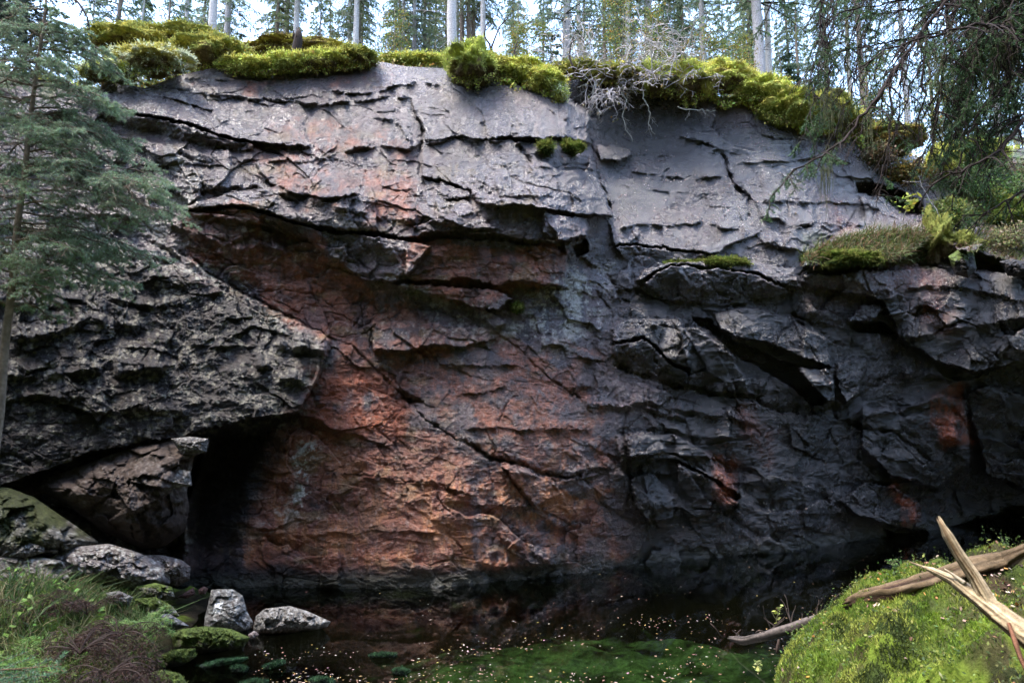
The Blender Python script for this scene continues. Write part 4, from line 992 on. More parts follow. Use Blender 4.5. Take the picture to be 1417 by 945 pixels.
for lb, pts, r in [('thick pale mossy root hanging straight down in the hollow', [(836,100),(828,112),(822,122),(821,135),(819,150),(815,175)], .03), ('thin forked root hanging beside the thick pale root', [(826,115),(824,135),(828,150),(830,165),(826,178)], .016),
                   ('short broken pale root sticking out left in the hollow', [(812,117),(800,121),(786,125)], .018), ('long wiry grey root hanging below the shrub', [(865,105),(858,122),(866,140),(862,160),(868,180),(874,196)], .012), ('pale wiry root below the right side of the shrub', [(888,120),(893,140),(900,155),(898,172),(906,186)], .012), ('thin pale root lying along the moss edge', [(938,150),(955,151),(975,153),(990,154)], .01),
                   ('arching dark branch above the root hollow', [(812,108),(835,100),(855,88),(870,74),(877,64)], .022)]:
    p_ = px(pts, yedge(870) - .45 if pts[0][0] > 800 else yedge(870) - .4); acc = Acc(); f = np.linspace(0, len(p_) - 1, 16); p2 = np.stack([np.interp(f, range(len(p_)), p_[:, k]) for k in range(3)], 1) + rng.normal(size=(16, 3)) * .012
    dk = 'dark' in lb; tube(acc, p2, np.linspace(r, r * .4, 16), 6, (.05, .035, .03) if dk else (.38, .36, .30)); out = []
    for k in range(4): grow(p2[5 + 2 * k], [rng.uniform(-1, 1), -.2, -.7], .22, r * .35, 1, out, rng, .3, 3)
    for lv, a_, r_ in out: tube(acc, a_, np.maximum(r_, .003), 3, (.3, .28, .25) if not dk else (.06, .05, .04), cap=False)
    tag(acc.build('branch' if dk else 'root', M_BARK), lb, 'branch' if dk else 'root')
for i, (lb, pts) in enumerate([('left dark bent bare stem right of the hanging moss clump', [(680,78),(678,62),(670,50),(672,36),(676,28)]), ('dark crooked bare stem with a fork beside the first bent stem', [(682,78),(680,66),(686,50),(692,36),(704,24)]), ('lone dark bare stem a little further right', [(713,80),(712,70),(716,58)]), ('dark curved stem rising left of the grey shrub', [(794,96),(788,80),(790,60),(798,42)])]):
    p_ = px(pts, yedge(700) + .5); acc = Acc(); f = np.linspace(0, len(p_) - 1, 12); p2 = np.stack([np.interp(f, range(len(p_)), p_[:, k]) for k in range(3)], 1)
    tube(acc, p2, np.linspace(.022, .008, 12), 5, (.05, .035, .03)); out = []; grow(p2[7], [.5, 0, .5], .35, .008, 1, out, rng, 0, 3)
    for lv, a_, r_ in out: tube(acc, a_, np.maximum(r_, .003), 3, (.06, .05, .04), cap=False)
    tag(acc.build('bare_sapling', M_BARK), lb, 'sapling')

# ------------------------------------------------------------------ near spruces
def near_spruce(name, limbs, ncol, lb, trunk, per, nl, nw, bark, beard=0, sub=2, kidlen=.45, every=.085, droop=.5, seed=5, keep=1.0, needle_share=.6, tail=1.0):
    rng = np.random.default_rng(seed); root = empty(name, trunk[0]); o0 = np.array(trunk[0])
    acc = Acc(); tp = np.array([t for t in trunk[:]]) - o0
    tube(acc, tp, trunk_r[name], 12, bark); acc.build('trunk', M_BARK, root)
    A = Acc(); NA = Acc(); P0 = []; P1 = []; BD = []
    for li, (pts, r0, sc, share) in enumerate(limbs):
        p = np.array(pts) - o0; seg = np.linalg.norm(np.diff(p, axis=0), axis=1); cum = np.r_[0, np.cumsum(seg)]; n = max(6, int(cum[-1] / .07))
        q = np.stack([np.interp(np.linspace(0, cum[-1], n), cum, p[:, k]) for k in range(3)], 1) + rng.normal(size=(n, 3)) * .008
        tube(A, q, np.linspace(r0, max(.003, r0 * .25), n), 5, np.array(bark) * .7, cap=False)
        m = int(cum[-1] / every)
        for k in range(m):
            t = (k + rng.random()) / m
            if t < .12 and cum[-1] > .8: continue
            f = t * (n - 1); i = min(int(f), n - 2); c = q[i] + (q[i + 1] - q[i]) * (f - i); ax = q[i + 1] - q[i]; ax /= np.linalg.norm(ax) + 1e-9
            s = np.cross(ax, [0, 0, 1.0]); s /= np.linalg.norm(s) + 1e-9; s = s * (1 if k % 2 else -1) + rng.normal(size=3) * .3
            out = []; grow(c, ax * .7 + s * .9 + np.array([0, 0, -.25 * droop]), sc * kidlen * (1.15 - .65 * t * tail) * rng.uniform(.6, 1.3), r0 * .35 + .001, sub - 1, out, rng, droop, 6, .9, .1, .45, 6, .7)
            for lv, a_, r_ in out: tube(A, a_, np.maximum(r_, .0013), 3, np.array(bark) * .6, cap=False)
            if rng.random() < share: s0, s1 = segs(out); P0.append(s0); P1.append(s1)
            if beard and rng.random() < beard: BD.append(out[rng.integers(0, len(out))][1][2])
    A.build('branches', M_BARK, root)
    if P0: needles(NA, np.concatenate(P0), np.concatenate(P1), per, nl, nw, .8, ncol, .45, rng); NA.build('needles', M_NEEDLE, root, smooth=False)
    if BD:
        Bc = Acc()
        for c in BD:
            for k in range(16):
                l = rng.uniform(.08, .38); d = c + rng.normal(size=3) * np.array([.02, .02, .01]); z = np.linspace(0, 1, 5)[:, None]
                tube(Bc, d + z * np.array([rng.normal() * .02, rng.normal() * .02, -l]) + rng.normal(size=(5, 3)) * .004, [.0022, .002, .0017, .0014, .0008], 3, (.17, .18, .10), cap=False)
        Bc.build('beard_lichen', M_MOSS, root)
    tag(root, lb, 'tree'); return root
trunk_r = {}
# slender sapling at the left
tp = px([(-60,1000),(-30,800),(-1,571),(7,473),(17,391),(24,310),(33,250),(41,170),(52,90),(62,20),(66,-40)], 4.0)
trunk_r['spruce_sapling_near'] = np.linspace(.030, .006, 11)
trunk_r['young_spruce'] = trunk_r['spruce_sapling_near']
rng = np.random.default_rng(31); limbs = []
bu = np.array([(0,110),(60,140),(120,160),(200,205),(250,240),(300,238),(350,190),(400,150),(440,110)], float)
for k in range(64):
    v0 = 8 + 420 * (k + rng.random()) / 64; c = P(np.interp(v0, [20,90,170,250,310,391,473], [62,52,41,33,24,17,7]), v0, 4.0)
    a = rng.random() * 6.28; reach = (np.interp(v0 + 15, bu[:, 0], bu[:, 1]) - 30) / F * 4.0 * rng.uniform(.55, 1.05)
    if k % 2: a = rng.uniform(-.9, .9)
    elif k % 4 == 0: a = math.pi + rng.uniform(-.8, .8)
    dx, dy = math.cos(a) * reach, math.sin(a) * reach * .8
    limbs.append(([c, c + np.array([dx * .35, dy * .35, .02]), c + np.array([dx * .7, dy * .7, -.04 * reach - .03]), c + np.array([dx, dy, -.10 * reach - .05])], .007, reach, .75))
near_spruce('young_spruce', limbs, (.24, .33, .21), 'slender young spruce with soft grey-green sprays at the left edge', list(tp), 8, .017, .003, (.22, .17, .13), 0, 2, .38, .034, .35, 5)
# dead lower twigs of that sapling
# dark spruce top-left
tp = px([(-150,900),(-140,500),(-120,200),(-100,-100)], 6.0); trunk_r['dark_spruce'] = [.14, .13, .11, .09]
limbs = []
for k in range(20):
    v0 = rng.uniform(-90, 30); c = P(-105 + .1 * v0, v0, 6.0); ue, ve = rng.uniform(-10, 125), v0 + rng.uniform(5, 35); ye = 6 + rng.uniform(-1.2, 1.5)
    e = P(ue, min(ve, 62), ye); mid = (c + e) / 2 + np.array([0, 0, .12]); limbs.append(([c, mid, e], .014, 1.2, .95))
limbs.append((list(px([(-110,-60),(60,-30),(100,-5),(118,18),(124,34)], 6.2)), .03, .5, .15))
near_spruce('dark_spruce', limbs, (.028, .05, .035), 'dark spruce whose shaded boughs fill the top left corner', list(tp), 8, .022, .006, (.09, .07, .055), 0, 2, .42, .1, .5, 6)
# big half dead spruce at the right
tp = px([(1600,1100),(1590,700),(1575,300),(1560,0),(1550,-200)], 5.2); trunk_r['half_dead_spruce'] = [.2, .19, .16, .13, .1]
T = lambda v: P(np.interp(v, [-200,0,300,700], [1550,1560,1575,1590]), v, 5.2)
LI = [([T(-160), *px([(1420,-90),(1340,-30),(1290,25),(1265,60),(1240,95),(1212,140)], [5.1,5.0,4.9,4.8,4.75,4.7])], .028, 1, .22),
 ([T(-190), *px([(1350,-150),(1200,-60),(1134,0),(1137,53),(1153,85),(1165,100)], [5.4,5.6,5.6,5.6,5.6,5.6])], .02, .8, .35),
 ([T(120), *px([(1460,140),(1417,165),(1388,205),(1360,222),(1320,240),(1290,255)], [5,4.8,4.7,4.6,4.6,4.6])], .024, .8, .4),
 ([T(-60), *px([(1420,-20),(1357,24),(1368,41),(1385,59),(1388,95)], [5,4.8,4.7,4.7,4.7])], .018, .7, .35),
 ([T(-10), *px([(1417,40),(1350,35),(1270,55),(1215,75),(1180,95)], [4.7,4.5,4.4,4.4,4.4])], .02, .8, .25),
 ([*px([(1240,95),(1208,142),(1174,190),(1140,217),(1100,234),(1066,276)], [4.75,4.7,4.65,4.6,4.6,4.55])], .014, .55, .65),
 ([*px([(1275,45),(1280,90),(1276,150),(1268,205)], 4.8)], .013, .6, .2),
 ([T(-180), *px([(1400,-70),(1325,0),(1310,60),(1300,130),(1288,215)], [5,4.9,4.9,4.8,4.8])], .018, .7, .25),
 ([*px([(1232,100),(1236,160),(1226,225),(1212,262)], 4.7)], .01, .5, .25),
 ([T(40), *px([(1440,80),(1400,110),(1360,150),(1335,200),(1322,250)], [5,4.9,4.8,4.8,4.8])], .02, .8, .3),
 ([T(-150), *px([(1300,-120),(1210,-40),(1190,20),(1172,70),(1168,120)], [5.5,5.3,5.2,5.2,5.2])], .016, .8, .4),
 ([T(220), *px([(1470,230),(1417,262),(1375,290),(1330,300)], [5,4.9,4.8,4.8])], .018, .7, .45),
 ([T(-190), *px([(1260,-160),(1110,-80),(1075,-10),(1060,25),(1050,48)], [5.9,6,6,6,6])], .016, .8, .7),
 ([T(-100), *px([(1430,-60),(1400,0),(1395,50),(1405,120)], [5,4.8,4.6,4.6])], .016, .9, .8)]
rng = np.random.default_rng(32)
for k in range(50):
    u0 = rng.uniform(1150, 1440) if k < 30 else rng.uniform(1320, 1440); v0 = rng.uniform(-60, 90); Yk = rng.uniform(4.6, 6.2)
    LI.append(([T(v0 - 60), P((u0 + 1560) / 2, v0 - 40, (Yk + 5.2) / 2), P(u0, v0, Yk), P(u0 - rng.uniform(5, 40), v0 + rng.uniform(50, 120), Yk), P(u0 - rng.uniform(20, 60), v0 + rng.uniform(120, 200), Yk)], .012, .7, .3 if u0 < 1330 else .75))
near_spruce('half_dead_spruce', LI, (.09, .17, .07), 'half dead spruce dangling dark bare twigs and beard lichen from the top right', list(tp), 7, .018, .004, (.045, .032, .028), .05, 2, .52, .085, .8, 7)
# ------------------------------------------------------------------ boulders
def rock(pts, Y, thick, label, col=(.24, .22, .20), moss=0.0, lich=.4, seed=1, name='boulder', nr=60, nt=180, group=None, patch=None, low=None, lean=.35, mosscol=(.12, .17, .03), fac=1.0):
    """loose rock: outline at distance Y, real thickness to the front and back"""
    a = np.array(pts, float); rng = np.random.default_rng(seed)
    seg = np.linalg.norm(np.roll(a, -1, 0) - a, axis=1); cum = np.r_[0, np.cumsum(seg)]; t = np.linspace(0, cum[-1], nt, endpoint=False)
    ac = np.vstack([a, a[:1]]); ou = np.interp(t, cum, ac[:, 0]); ov = np.interp(t, cum, ac[:, 1])
    ou = (ou * 2 + np.roll(ou, 1) + np.roll(ou, -1)) / 4; ov = (ov * 2 + np.roll(ov, 1) + np.roll(ov, -1)) / 4
    cu, cv = ou.mean(), ov.mean(); h = a[:, 1].max() - a[:, 1].min()
    f = np.r_[np.linspace(.02, 1, nr), np.linspace(1, .02, nr)[1:]]; sg = np.r_[-np.ones(nr), np.ones(nr - 1)]
    uu = cu + (ou[None] - cu) * f[:, None]; vv = cv + (ov[None] - cv) * f[:, None]
    bulge = (1 - f ** 2.6)[:, None] * thick * sg[:, None]
    yy = Y + bulge + lean * (cv - vv) / F * Y * (sg[:, None] < 0) * (1 - f[:, None] ** 4)
    f1, f2, r1, r2, r3, dx, dy = voronoi(uu / (h * .33) + seed, vv / (h * .27), seed)
    env = (1 - f[:, None] ** 6)
    yy = yy + env * fac * (thick * .28 * (r1 - .5) + thick * .5 * (dx * (r2 - .5) + dy * (r3 - .4))) + thick * .16 * fbm(uu / (h * .25) + seed, vv / (h * .25), seed, 5, .6) * env
    g1, g2, s1, s2, s3, ex, ey = voronoi(uu / (h * .13) + seed, vv / (h * .10), seed + 7); yy = yy + env * fac * thick * (.07 * (s1 - .5) + .2 * (ex * (s2 - .5) + ey * (s3 - .4)))
    p = P(uu, vv, yy)
    n1_ = fbm(uu / (h * .3) + 9, vv / (h * .3), seed + 2, 4); n2_ = fbm(uu / 6, vv / 5, seed + 3, 4, .65)
    up = np.gradient(yy, axis=0) * 0
    c = np.ones(uu.shape + (3,)) * np.array(col)
    c = lerp(c, c3(.10, .075, .06), sstep(0, .5, n1_) * .6)
    c = lerp(c, c3(.52, .52, .48), lich * sstep(.2, .55, n2_ + .4 * n1_))
    if moss: c = lerp(c, c3(*mosscol), sstep(.75 - moss, 1.0 - moss, (cv - vv) / h + .5 + .35 * n1_))
    if low: c = lerp(c, c3(*low), sstep(.0, .25, (vv - cv) / h - .12 + .15 * n1_))
    if patch: c = lerp(c, c3(1.5, 1.5, 1.45), sstep(1.5, -1.5, np.maximum(np.abs(uu - patch[0] + (vv - patch[1]) * .25) - patch[2], np.abs(vv - patch[1]) - patch[3]) + 1.2 * n2_))
    c = c * .6 * (1 + .3 * n2_ + .2 * n1_ + .5 * (hsh(np.arange(uu.size).reshape(uu.shape), np.arange(uu.size).reshape(uu.shape) * 0, seed) - .5))[..., None]
    org = P(cu, a[:, 1].max(), Y); acc = Acc(); i = np.arange(uu.size).reshape(uu.shape); j = np.roll(i, -1, 1)
    q = np.stack([i[:-1], i[1:], j[1:], j[:-1]], -1).reshape(-1, 4)
    v = (p - org).reshape(-1, 3)
    v = np.vstack([v, v[:nt].mean(0), v[-nt:].mean(0)]); cc_ = np.vstack([np.clip(c, .01, .8).reshape(-1, 3), c[0, :1], c[-1, :1]]); k = len(v) - 2
    tr = np.concatenate([np.stack([np.full(nt, k), i[0], j[0]], -1), np.stack([np.full(nt, k + 1), j[-1], i[-1]], -1)])
    acc.add(v, tris=tr, quads=q, col=cc_)
    if moss > .3:
        m_ = rng.integers(0, uu.size, 3500); sel = (c.reshape(-1, 3)[m_, 1] > c.reshape(-1, 3)[m_, 0] * 1.2) ; m_ = m_[sel]
        b0 = (p - org).reshape(-1, 3)[m_]; d = np.array([0, -.4, .7]) + rng.normal(size=b0.shape) * .5; d /= np.linalg.norm(d, axis=1, keepdims=True)
        w = rperp(d, rng) * .003; L = .018 * rng.uniform(.5, 1.5, (len(m_), 1)); vv3 = np.stack([b0 - w, b0 + w, b0 + d * L], 1)
        acc.add(vv3.reshape(-1, 3), tris=np.arange(len(m_) * 3).reshape(-1, 3), col=np.repeat(c.reshape(-1, 3)[m_] * rng.uniform(.7, 1.5, (len(m_), 1)), 3, 0))
    o = acc.build(name, M_STONE); o.location = tuple(org)
    tag(o, label, 'rock', group or 'rocks at the foot of the cliff'); return o
def yw(u, v): return float(Ywater(u, v))
GB = (.24, .215, .20)
rock([(47,675),(65,662),(105,648),(150,630),(170,622),(200,615),(236,607),(262,608),(290,608),(288,622),(268,632),(264,655),(258,680),(262,700),(256,735),(226,757),(198,761),(140,735),(95,700)], 8.35, .55, 'large angular brown boulder wedged under the left overhang', (.10, .068, .052), .0, .12, 3, low=(.06, .04, .03), fac=1.8, lean=.15)
rock([(236,607),(262,604),(288,607),(286,626),(252,630)], 8.05, .14, 'small pale block perched on top of the large angular boulder', (.22, .20, .18), 0, .5, 4)
rock([(205,655),(240,648),(263,652),(266,672),(238,676),(218,690)], 7.95, .12, 'pale-topped block at the right shoulder of the large angular boulder', (.22, .20, .18), 0, .5, 5)
rock([(-60,672),(10,674),(47,688),(88,716),(137,750),(120,768),(60,775),(-60,800)], 8.0, .45, 'dark lichened slab sloping down at the left edge below the overhang', (.14, .13, .11), .35, .5, 6, mosscol=(.06, .07, .02))
rock([(8,756),(40,750),(60,754),(63,764),(35,772),(10,770)], 7.6, .1, 'small pale slab lying on the dark lichened slab', (.26, .25, .23), 0, .5, 7)
rock([(-50,772),(30,768),(85,775),(100,800),(60,830),(-50,850)], 7.6, .3, 'grey lichened rock behind the tall grass at the left edge', (.22, .20, .18), 0, .7, 8)
rock([(68,772),(100,757),(150,752),(190,764),(215,775),(234,790),(236,808),(190,815),(130,805),(80,800)], 7.75, .3, 'broad white-flecked grey rock above the grassy bank', (.27, .24, .23), 0, .75, 9)
rock([(186,768),(225,768),(250,774),(264,784),(262,802),(245,812),(215,800)], 7.95, .22, 'rounded brownish rock right of the broad white-flecked one', (.21, .17, .15), 0, .5, 10)
rock([(185,812),(215,806),(238,812),(242,826),(225,832),(190,828)], 7.5, .16, 'flat greenish rock below the broad white-flecked one', (.20, .19, .14), .3, .3, 11)
rock([(145,820),(165,817),(184,826),(180,838),(150,838)], 7.1, .12, 'small light grey rock at the edge of the grass', (.30, .28, .26), 0, .5, 12)
rock([(184,828),(215,826),(238,838),(249,852),(225,862),(205,858)], 7.2, .2, 'wedge-shaped grey-green rock sloping to the water', (.24, .22, .19), .35, .4, 13)
rock([(218,850),(235,849),(262,866),(240,872),(214,868)], 6.9, .1, 'flat bluish grey stone tilted over the water edge', (.20, .21, .23), 0, .3, 14)
rock([(245,826),(268,812),(270,822),(258,828)], 7.95, .06, 'small pointed reddish stone in the gap by the cliff foot', (.24, .12, .10), 0, .1, 15)
rock([(274,816),(282,811),(288,814),(284,822),(275,822)], 8.0, .05, 'small round reddish stone beside the pointed one', (.24, .13, .11), 0, .1, 16)
rock([(292,816),(300,815),(322,815),(336,824),(342,846),(351,862),(344,876),(320,880),(282,872),(283,855),(288,835)], yw(318, 868), .22, 'upright grey stone with a white painted patch in the water', (.25, .24, .22), 0, .75, 17, patch=(301, 841, 5, 8), low=None)
rock([(350,868),(354,852),(366,842),(384,840),(400,838),(425,845),(458,860),(452,868),(420,874),(380,880),(352,878)], yw(400, 872), .28, 'low flat wedge of grey stone pointing right in the water', (.30, .28, .25), 0, .55, 18, low=(.09, .06, .04))
rock([(236,878),(252,870),(285,866),(320,870),(346,882),(338,894),(300,904),(262,908),(240,898)], yw(290, 898), .25, 'mossy green boulder in front of the upright grey stone', (.12, .10, .07), .62, .1, 19, low=(.04, .035, .02))
rock([(222,906),(245,898),(270,897),(272,908),(250,922),(225,926)], yw(248, 920), .16, 'smaller mossy stone below the mossy boulder', (.12, .10, .07), .6, .1, 20, low=(.04, .035, .02))
rock([(188,945),(200,932),(225,926),(250,932),(262,950),(250,972),(190,972)], yw(225, 960), .2, 'mossy dome at the bottom edge near the shore', (.11, .11, .05), .8, .1, 21)
rock([(190,916),(205,908),(224,910),(230,924),(205,932),(190,928)], yw(205, 928), .12, 'dark mossy stone between bank and mossy dome', (.10, .11, .05), .6, .1, 22)
rock([(343,878),(352,872),(359,878),(352,884),(344,884)], yw(351, 884), .04, 'fist-sized pinkish pebble between the mossy boulder and the flat wedge', (.34, .27, .25), 0, .3, 23, nr=10, nt=40)
rock([(272,872),(284,866),(300,868),(298,876),(276,878)], yw(285, 878) + .1, .06, 'small pale stone behind the mossy boulder', (.30, .26, .23), 0, .3, 24, nr=10, nt=40)
for i, (pts, lb) in enumerate([([(360,924),(375,916),(392,912),(396,917),(380,926),(364,930)], 'long green algae-covered stone just under the surface'), ([(318,922),(332,919),(345,923),(342,931),(322,931)], 'round green algae-covered stone left of the long one'),
        ([(426,940),(440,934),(462,938),(468,948),(430,950)], 'green algae-covered stone cut by the bottom edge'), ([(268,922),(300,912),(345,908),(340,914),(300,924),(270,930)], 'bluish mossy slab awash beside the mossy stones'), ([(330,945),(350,938),(372,940),(370,950),(332,952)], 'faint submerged stone at the bottom edge'),
        ([(508,906),(530,902),(550,904),(548,910),(512,910)], 'flat bluish stone lying awash in the dark water'), ([(542,926),(556,922),(568,928),(562,936),(544,934)], 'small grey stone awash near the green algae')]):
    cu_, cv_ = np.mean(pts, axis=0); rock(pts, yw(cu_, cv_) , .12, lb, (.03, .05, .035), .5, .1, 40 + i, nr=12, nt=48, group='stones awash in the pond', mosscol=(.05, .13, .05), fac=.3)
# dark blocks at the right under the slope
rock([(1312,355),(1330,343),(1348,352),(1352,372),(1340,385),(1322,380)], 11.2, .25, 'dark mossy block below the moss-draped spur', (.08, .07, .06), .3, .1, 60)
rock([(1383,362),(1400,358),(1440,366),(1440,384),(1395,382)], 11.3, .25, 'black wet block at the right edge under the grassy shoulder', (.05, .045, .045), 0, .05, 61)

# ------------------------------------------------------------------ broken wood on the right mound
def log(acc, pts, rad, col_a, col_b, seed, k=18, n=60, rough=.18, jag=.0, flat=1.0):
    rng = np.random.default_rng(seed); p = np.array(pts); seg = np.linalg.norm(np.diff(p, axis=0), axis=1); cum = np.r_[0, np.cumsum(seg)]; t = np.linspace(0, cum[-1], n)
    q = np.stack([np.interp(t, cum, p[:, i]) for i in range(3)], 1); r = np.interp(t, cum, rad)
    tg = np.gradient(q, axis=0); tg /= np.linalg.norm(tg, axis=1, keepdims=True); a = np.cross(tg, [0, 0, 1.0]); a /= np.linalg.norm(a, axis=1, keepdims=True); b = np.cross(a, tg)
    th = np.arange(k) * 2 * math.pi / k; TH = np.tile(th, (n, 1)); TT = np.tile(t[:, None], (1, k))
    gr_ = fbm(np.cos(TH) * 2.2 + seed, np.sin(TH) * 2.2 + TT * 1.4, seed, 3, .6) + .3 * np.abs(fbm(np.cos(TH) * 6 + seed, np.sin(TH) * 6 + TT * 1.8, seed + 8, 3, .6))
    rr = r[:, None] * (1 + rough * 1.5 * gr_) * (1 - (1 - flat) * np.abs(np.sin(TH)))
    ring = q[:, None] + rr[..., None] * (np.cos(TH)[..., None] * a[:, None] + np.sin(TH)[..., None] * b[:, None])
    J = rng.random(k) * jag; ring[0] -= tg[0] * J[:, None]; ring[-1] += tg[-1] * rng.permutation(J)[:, None]
    m_ = sstep(-.3, .3, gr_ + .35 * np.sin(TH)); fine = 1.5 * fbm(np.cos(TH) * 14, TT * 1.6 + np.sin(TH) * 14, seed + 4, 3)
    c = lerp(np.ones(m_.shape + (3,)) * np.array(col_b), c3(*col_a), m_) * (1 + .45 * fine)[..., None]
    i = np.arange(n * k).reshape(n, k); j = np.roll(i, -1, 1); qd = np.stack([i[:-1], j[:-1], j[1:], i[1:]], -1).reshape(-1, 4)
    v = np.vstack([ring.reshape(-1, 3), q[:1], q[-1:]]); e = n * k
    acc.add(v, tris=np.concatenate([np.stack([np.full(k, e), j[0], i[0]], -1), np.stack([np.full(k, e + 1), i[-1], j[-1]], -1)]), quads=qd, col=np.vstack([np.clip(c, .01, .8).reshape(-1, 3), [col_a], [col_a]]))
acc = Acc()
log(acc, px([(1184,834),(1192,831),(1230,822),(1290,806),(1350,786),(1390,775),(1412,764)], [5.4,5.35,5.2,5.1,5.0,4.95,4.9]), [.06, .072, .092, .098, .092, .07, .045], (.15, .105, .06), (.045, .024, .016), 3, 44, 120, .26, .12, .75)
log(acc, px([(1325,812),(1380,799),(1402,788)], [4.98,4.92,4.9]), [.03, .035, .015], (.30, .24, .15), (.11, .06, .04), 4, 10, 30, .3, .06, .6)
tag(acc.build('fallen_log', M_WOOD), 'brown weathered log with splintered ends lying across the mossy mound', 'log')
root = empty('broken_branch', P(1417, 885, 3.6)); o0 = np.array(root.location); acc = Acc()
log(acc, px([(1274,783),(1290,789),(1320,804),(1350,826),(1380,848),(1417,876),(1480,920)], [3.9,3.86,3.8,3.72,3.65,3.55,3.4]) - o0, [.004, .015, .026, .034, .048, .055, .06], (.44, .34, .21), (.09, .05, .033), 5, 40, 90, .24, .07)
acc.build('limb', M_WOOD, root); acc = Acc()
log(acc, px([(1304,726),(1312,740),(1330,770),(1350,800),(1368,832),(1376,848)], [3.75,3.74,3.72,3.7,3.68,3.66]) - o0, [.012, .022, .024, .025, .032, .026], (.52, .41, .26), (.18, .11, .06), 6, 30, 70, .22, .05)
acc.build('side_branch', M_WOOD, root); acc = Acc()
log(acc, px([(1309,788),(1322,797),(1335,806)], [3.79,3.77,3.74]) - o0, [.003, .009, .012], (.66, .56, .4), (.4, .3, .2), 7, 8, 14, .1, .01); acc.build('splinter', M_WOOD, root)
tag(root, 'pale freshly splintered forked branch standing out of the right edge', 'branch')
acc = Acc(); log(acc, px([(1396,862),(1404,885),(1412,908),(1424,935)], [3.55,3.5,3.45,3.4]), [.009, .012, .012, .01], (.2, .09, .05), (.1, .05, .03), 8, 8, 20, .1); tag(acc.build('stick', M_WOOD), 'thin reddish brown stick below the pale forked branch', 'stick')
rng = np.random.default_rng(61)
Lg = px([(1012,887),(1030,886),(1060,879),(1100,868),(1135,856),(1190,842)], [yw(1015, 892), 6.6, 6.45, 6.25, 6.1, 5.8]); Lg[:, 2] = np.maximum(Lg[:, 2], .06)
acc = Acc(); log(acc, Lg, [.015, .035, .04, .042, .04, .04], (.09, .075, .068), (.035, .03, .026), 9, 14, 60, .25, .05)
for k in range(22):
    i = rng.random(); c = Lg[0] + (Lg[-1] - Lg[0]) * i; out = []; grow(c, [rng.normal() * .5, rng.normal() * .3, rng.choice([-.4, .8, 1])], rng.uniform(.08, .28), .007, 0, out, rng, 0, 0)
    for _, a_, r_ in out: tube(acc, a_, r_, 4, (.06, .045, .04))
tag(acc.build('fallen_branch', M_BARK), 'grey knobbly branch reaching from the mound out over the green algae', 'branch')
acc = Acc(); tube(acc, px([(983,862),(990,869),(998,880)], 6.7) * np.array([1, 1, 1]), [.004, .005, .006], 5, (.05, .035, .03)); tag(acc.build('twig', M_BARK), 'short dark twig poking out of the algae left of the knobbly branch', 'twig')
acc = Acc(); tube(acc, px([(1078,884),(1076,896),(1075,904)], 6.3), [.008, .014, .01], 6, (.05, .035, .03)); tag(acc.build('branch_stub', M_BARK), 'dark broken stub hanging under the knobbly branch', 'branch')

# ------------------------------------------------------------------ ground cover
rng = np.random.default_rng(71)
def gpts(n, x0, x1, y0, y1, cond):
    x = rng.uniform(x0, x1, n); y = rng.uniform(y0, y1, n); z = zground(x, y); k = (z > .02) & cond(x, y, z); return np.stack([x, y, z], 1)[k]
def inbank(x, y, z):
    dep = np.arctan2(z - CAMZ, y) - PITCH; v = 472.5 - F * np.tan(dep); u = 708.5 + F * x / (y * np.cos(PITCH) + (z - CAMZ) * np.sin(PITCH))
    return (v > 800) & (u < np.interp(v, [800, 840, 880, 945], [130, 185, 225, 180]))
acc = Acc(); p = gpts(300000, 1.6, 5.8, 3.2, 7.2, lambda x, y, z: (x / y < .85) & (rng.random(len(x)) > .9 * sstep(.56, .7, x / y + .12 * vnoise(x * 3, y * 3, 91))))
c = np.array([(.22, .32, .035), (.12, .20, .025), (.32, .36, .07), (.05, .07, .02)])[(np.clip((vnoise(p[:, 0] * 3, p[:, 1] * 3, 12) + .6) * 2.6 + rng.random(len(p)) * 1.2, 0, 3.9)).astype(int)]
d = rng.normal(size=p.shape) * .5 + np.array([0, 0, 1.]); d /= np.linalg.norm(d, axis=1, keepdims=True); w = rperp(d, rng) * .0045; L = rng.uniform(.012, .04, (len(p), 1))
p[:, 2] -= .004
acc.add(np.stack([p - w, p + w, p + d * L], 1).reshape(-1, 3), tris=np.arange(len(p) * 3).reshape(-1, 3), col=np.repeat(c * rng.uniform(.6, 1.4, (len(p), 1)), 3, 0))
tag(acc.build('moss', M_LEAF, smooth=False), 'bright green moss carpet on the right mound', 'moss', kind='stuff')
acc = Acc(); p = gpts(9000, -7.5, -2.6, 4.2, 8.4, lambda x, y, z: (vnoise(x * 1.3, y * 1.3, 19) > -.35) & inbank(x, y, z))
for j_ in range(3):
    h = rng.uniform(.08, .34, (len(p), 1)); ln = rng.normal(size=(len(p), 3)) * .35; ln[:, 2] = 1; mid = p + ln * h * .55; tip = p + ln * h * np.array([1.5, 1.5, .82]); w = rperp(ln / np.linalg.norm(ln, axis=1, keepdims=True), rng) * .0045
    c = np.array([(.08, .14, .035), (.14, .17, .06), (.22, .19, .10), (.05, .10, .03)])[rng.integers(0, 4, len(p))]; q0 = p + rng.normal(size=p.shape) * np.array([.04, .04, 0])
    v = np.stack([q0 - w, q0 + w, mid + w * .8, mid - w * .8, tip], 1); i = np.arange(len(p))[:, None] * 5
    acc.add(v.reshape(-1, 3), quads=i + np.array([[0, 1, 2, 3]]), tris=i + np.array([[3, 2, 4]]), col=np.repeat(c * rng.uniform(.6, 1.3, (len(p), 1)), 5, 0))
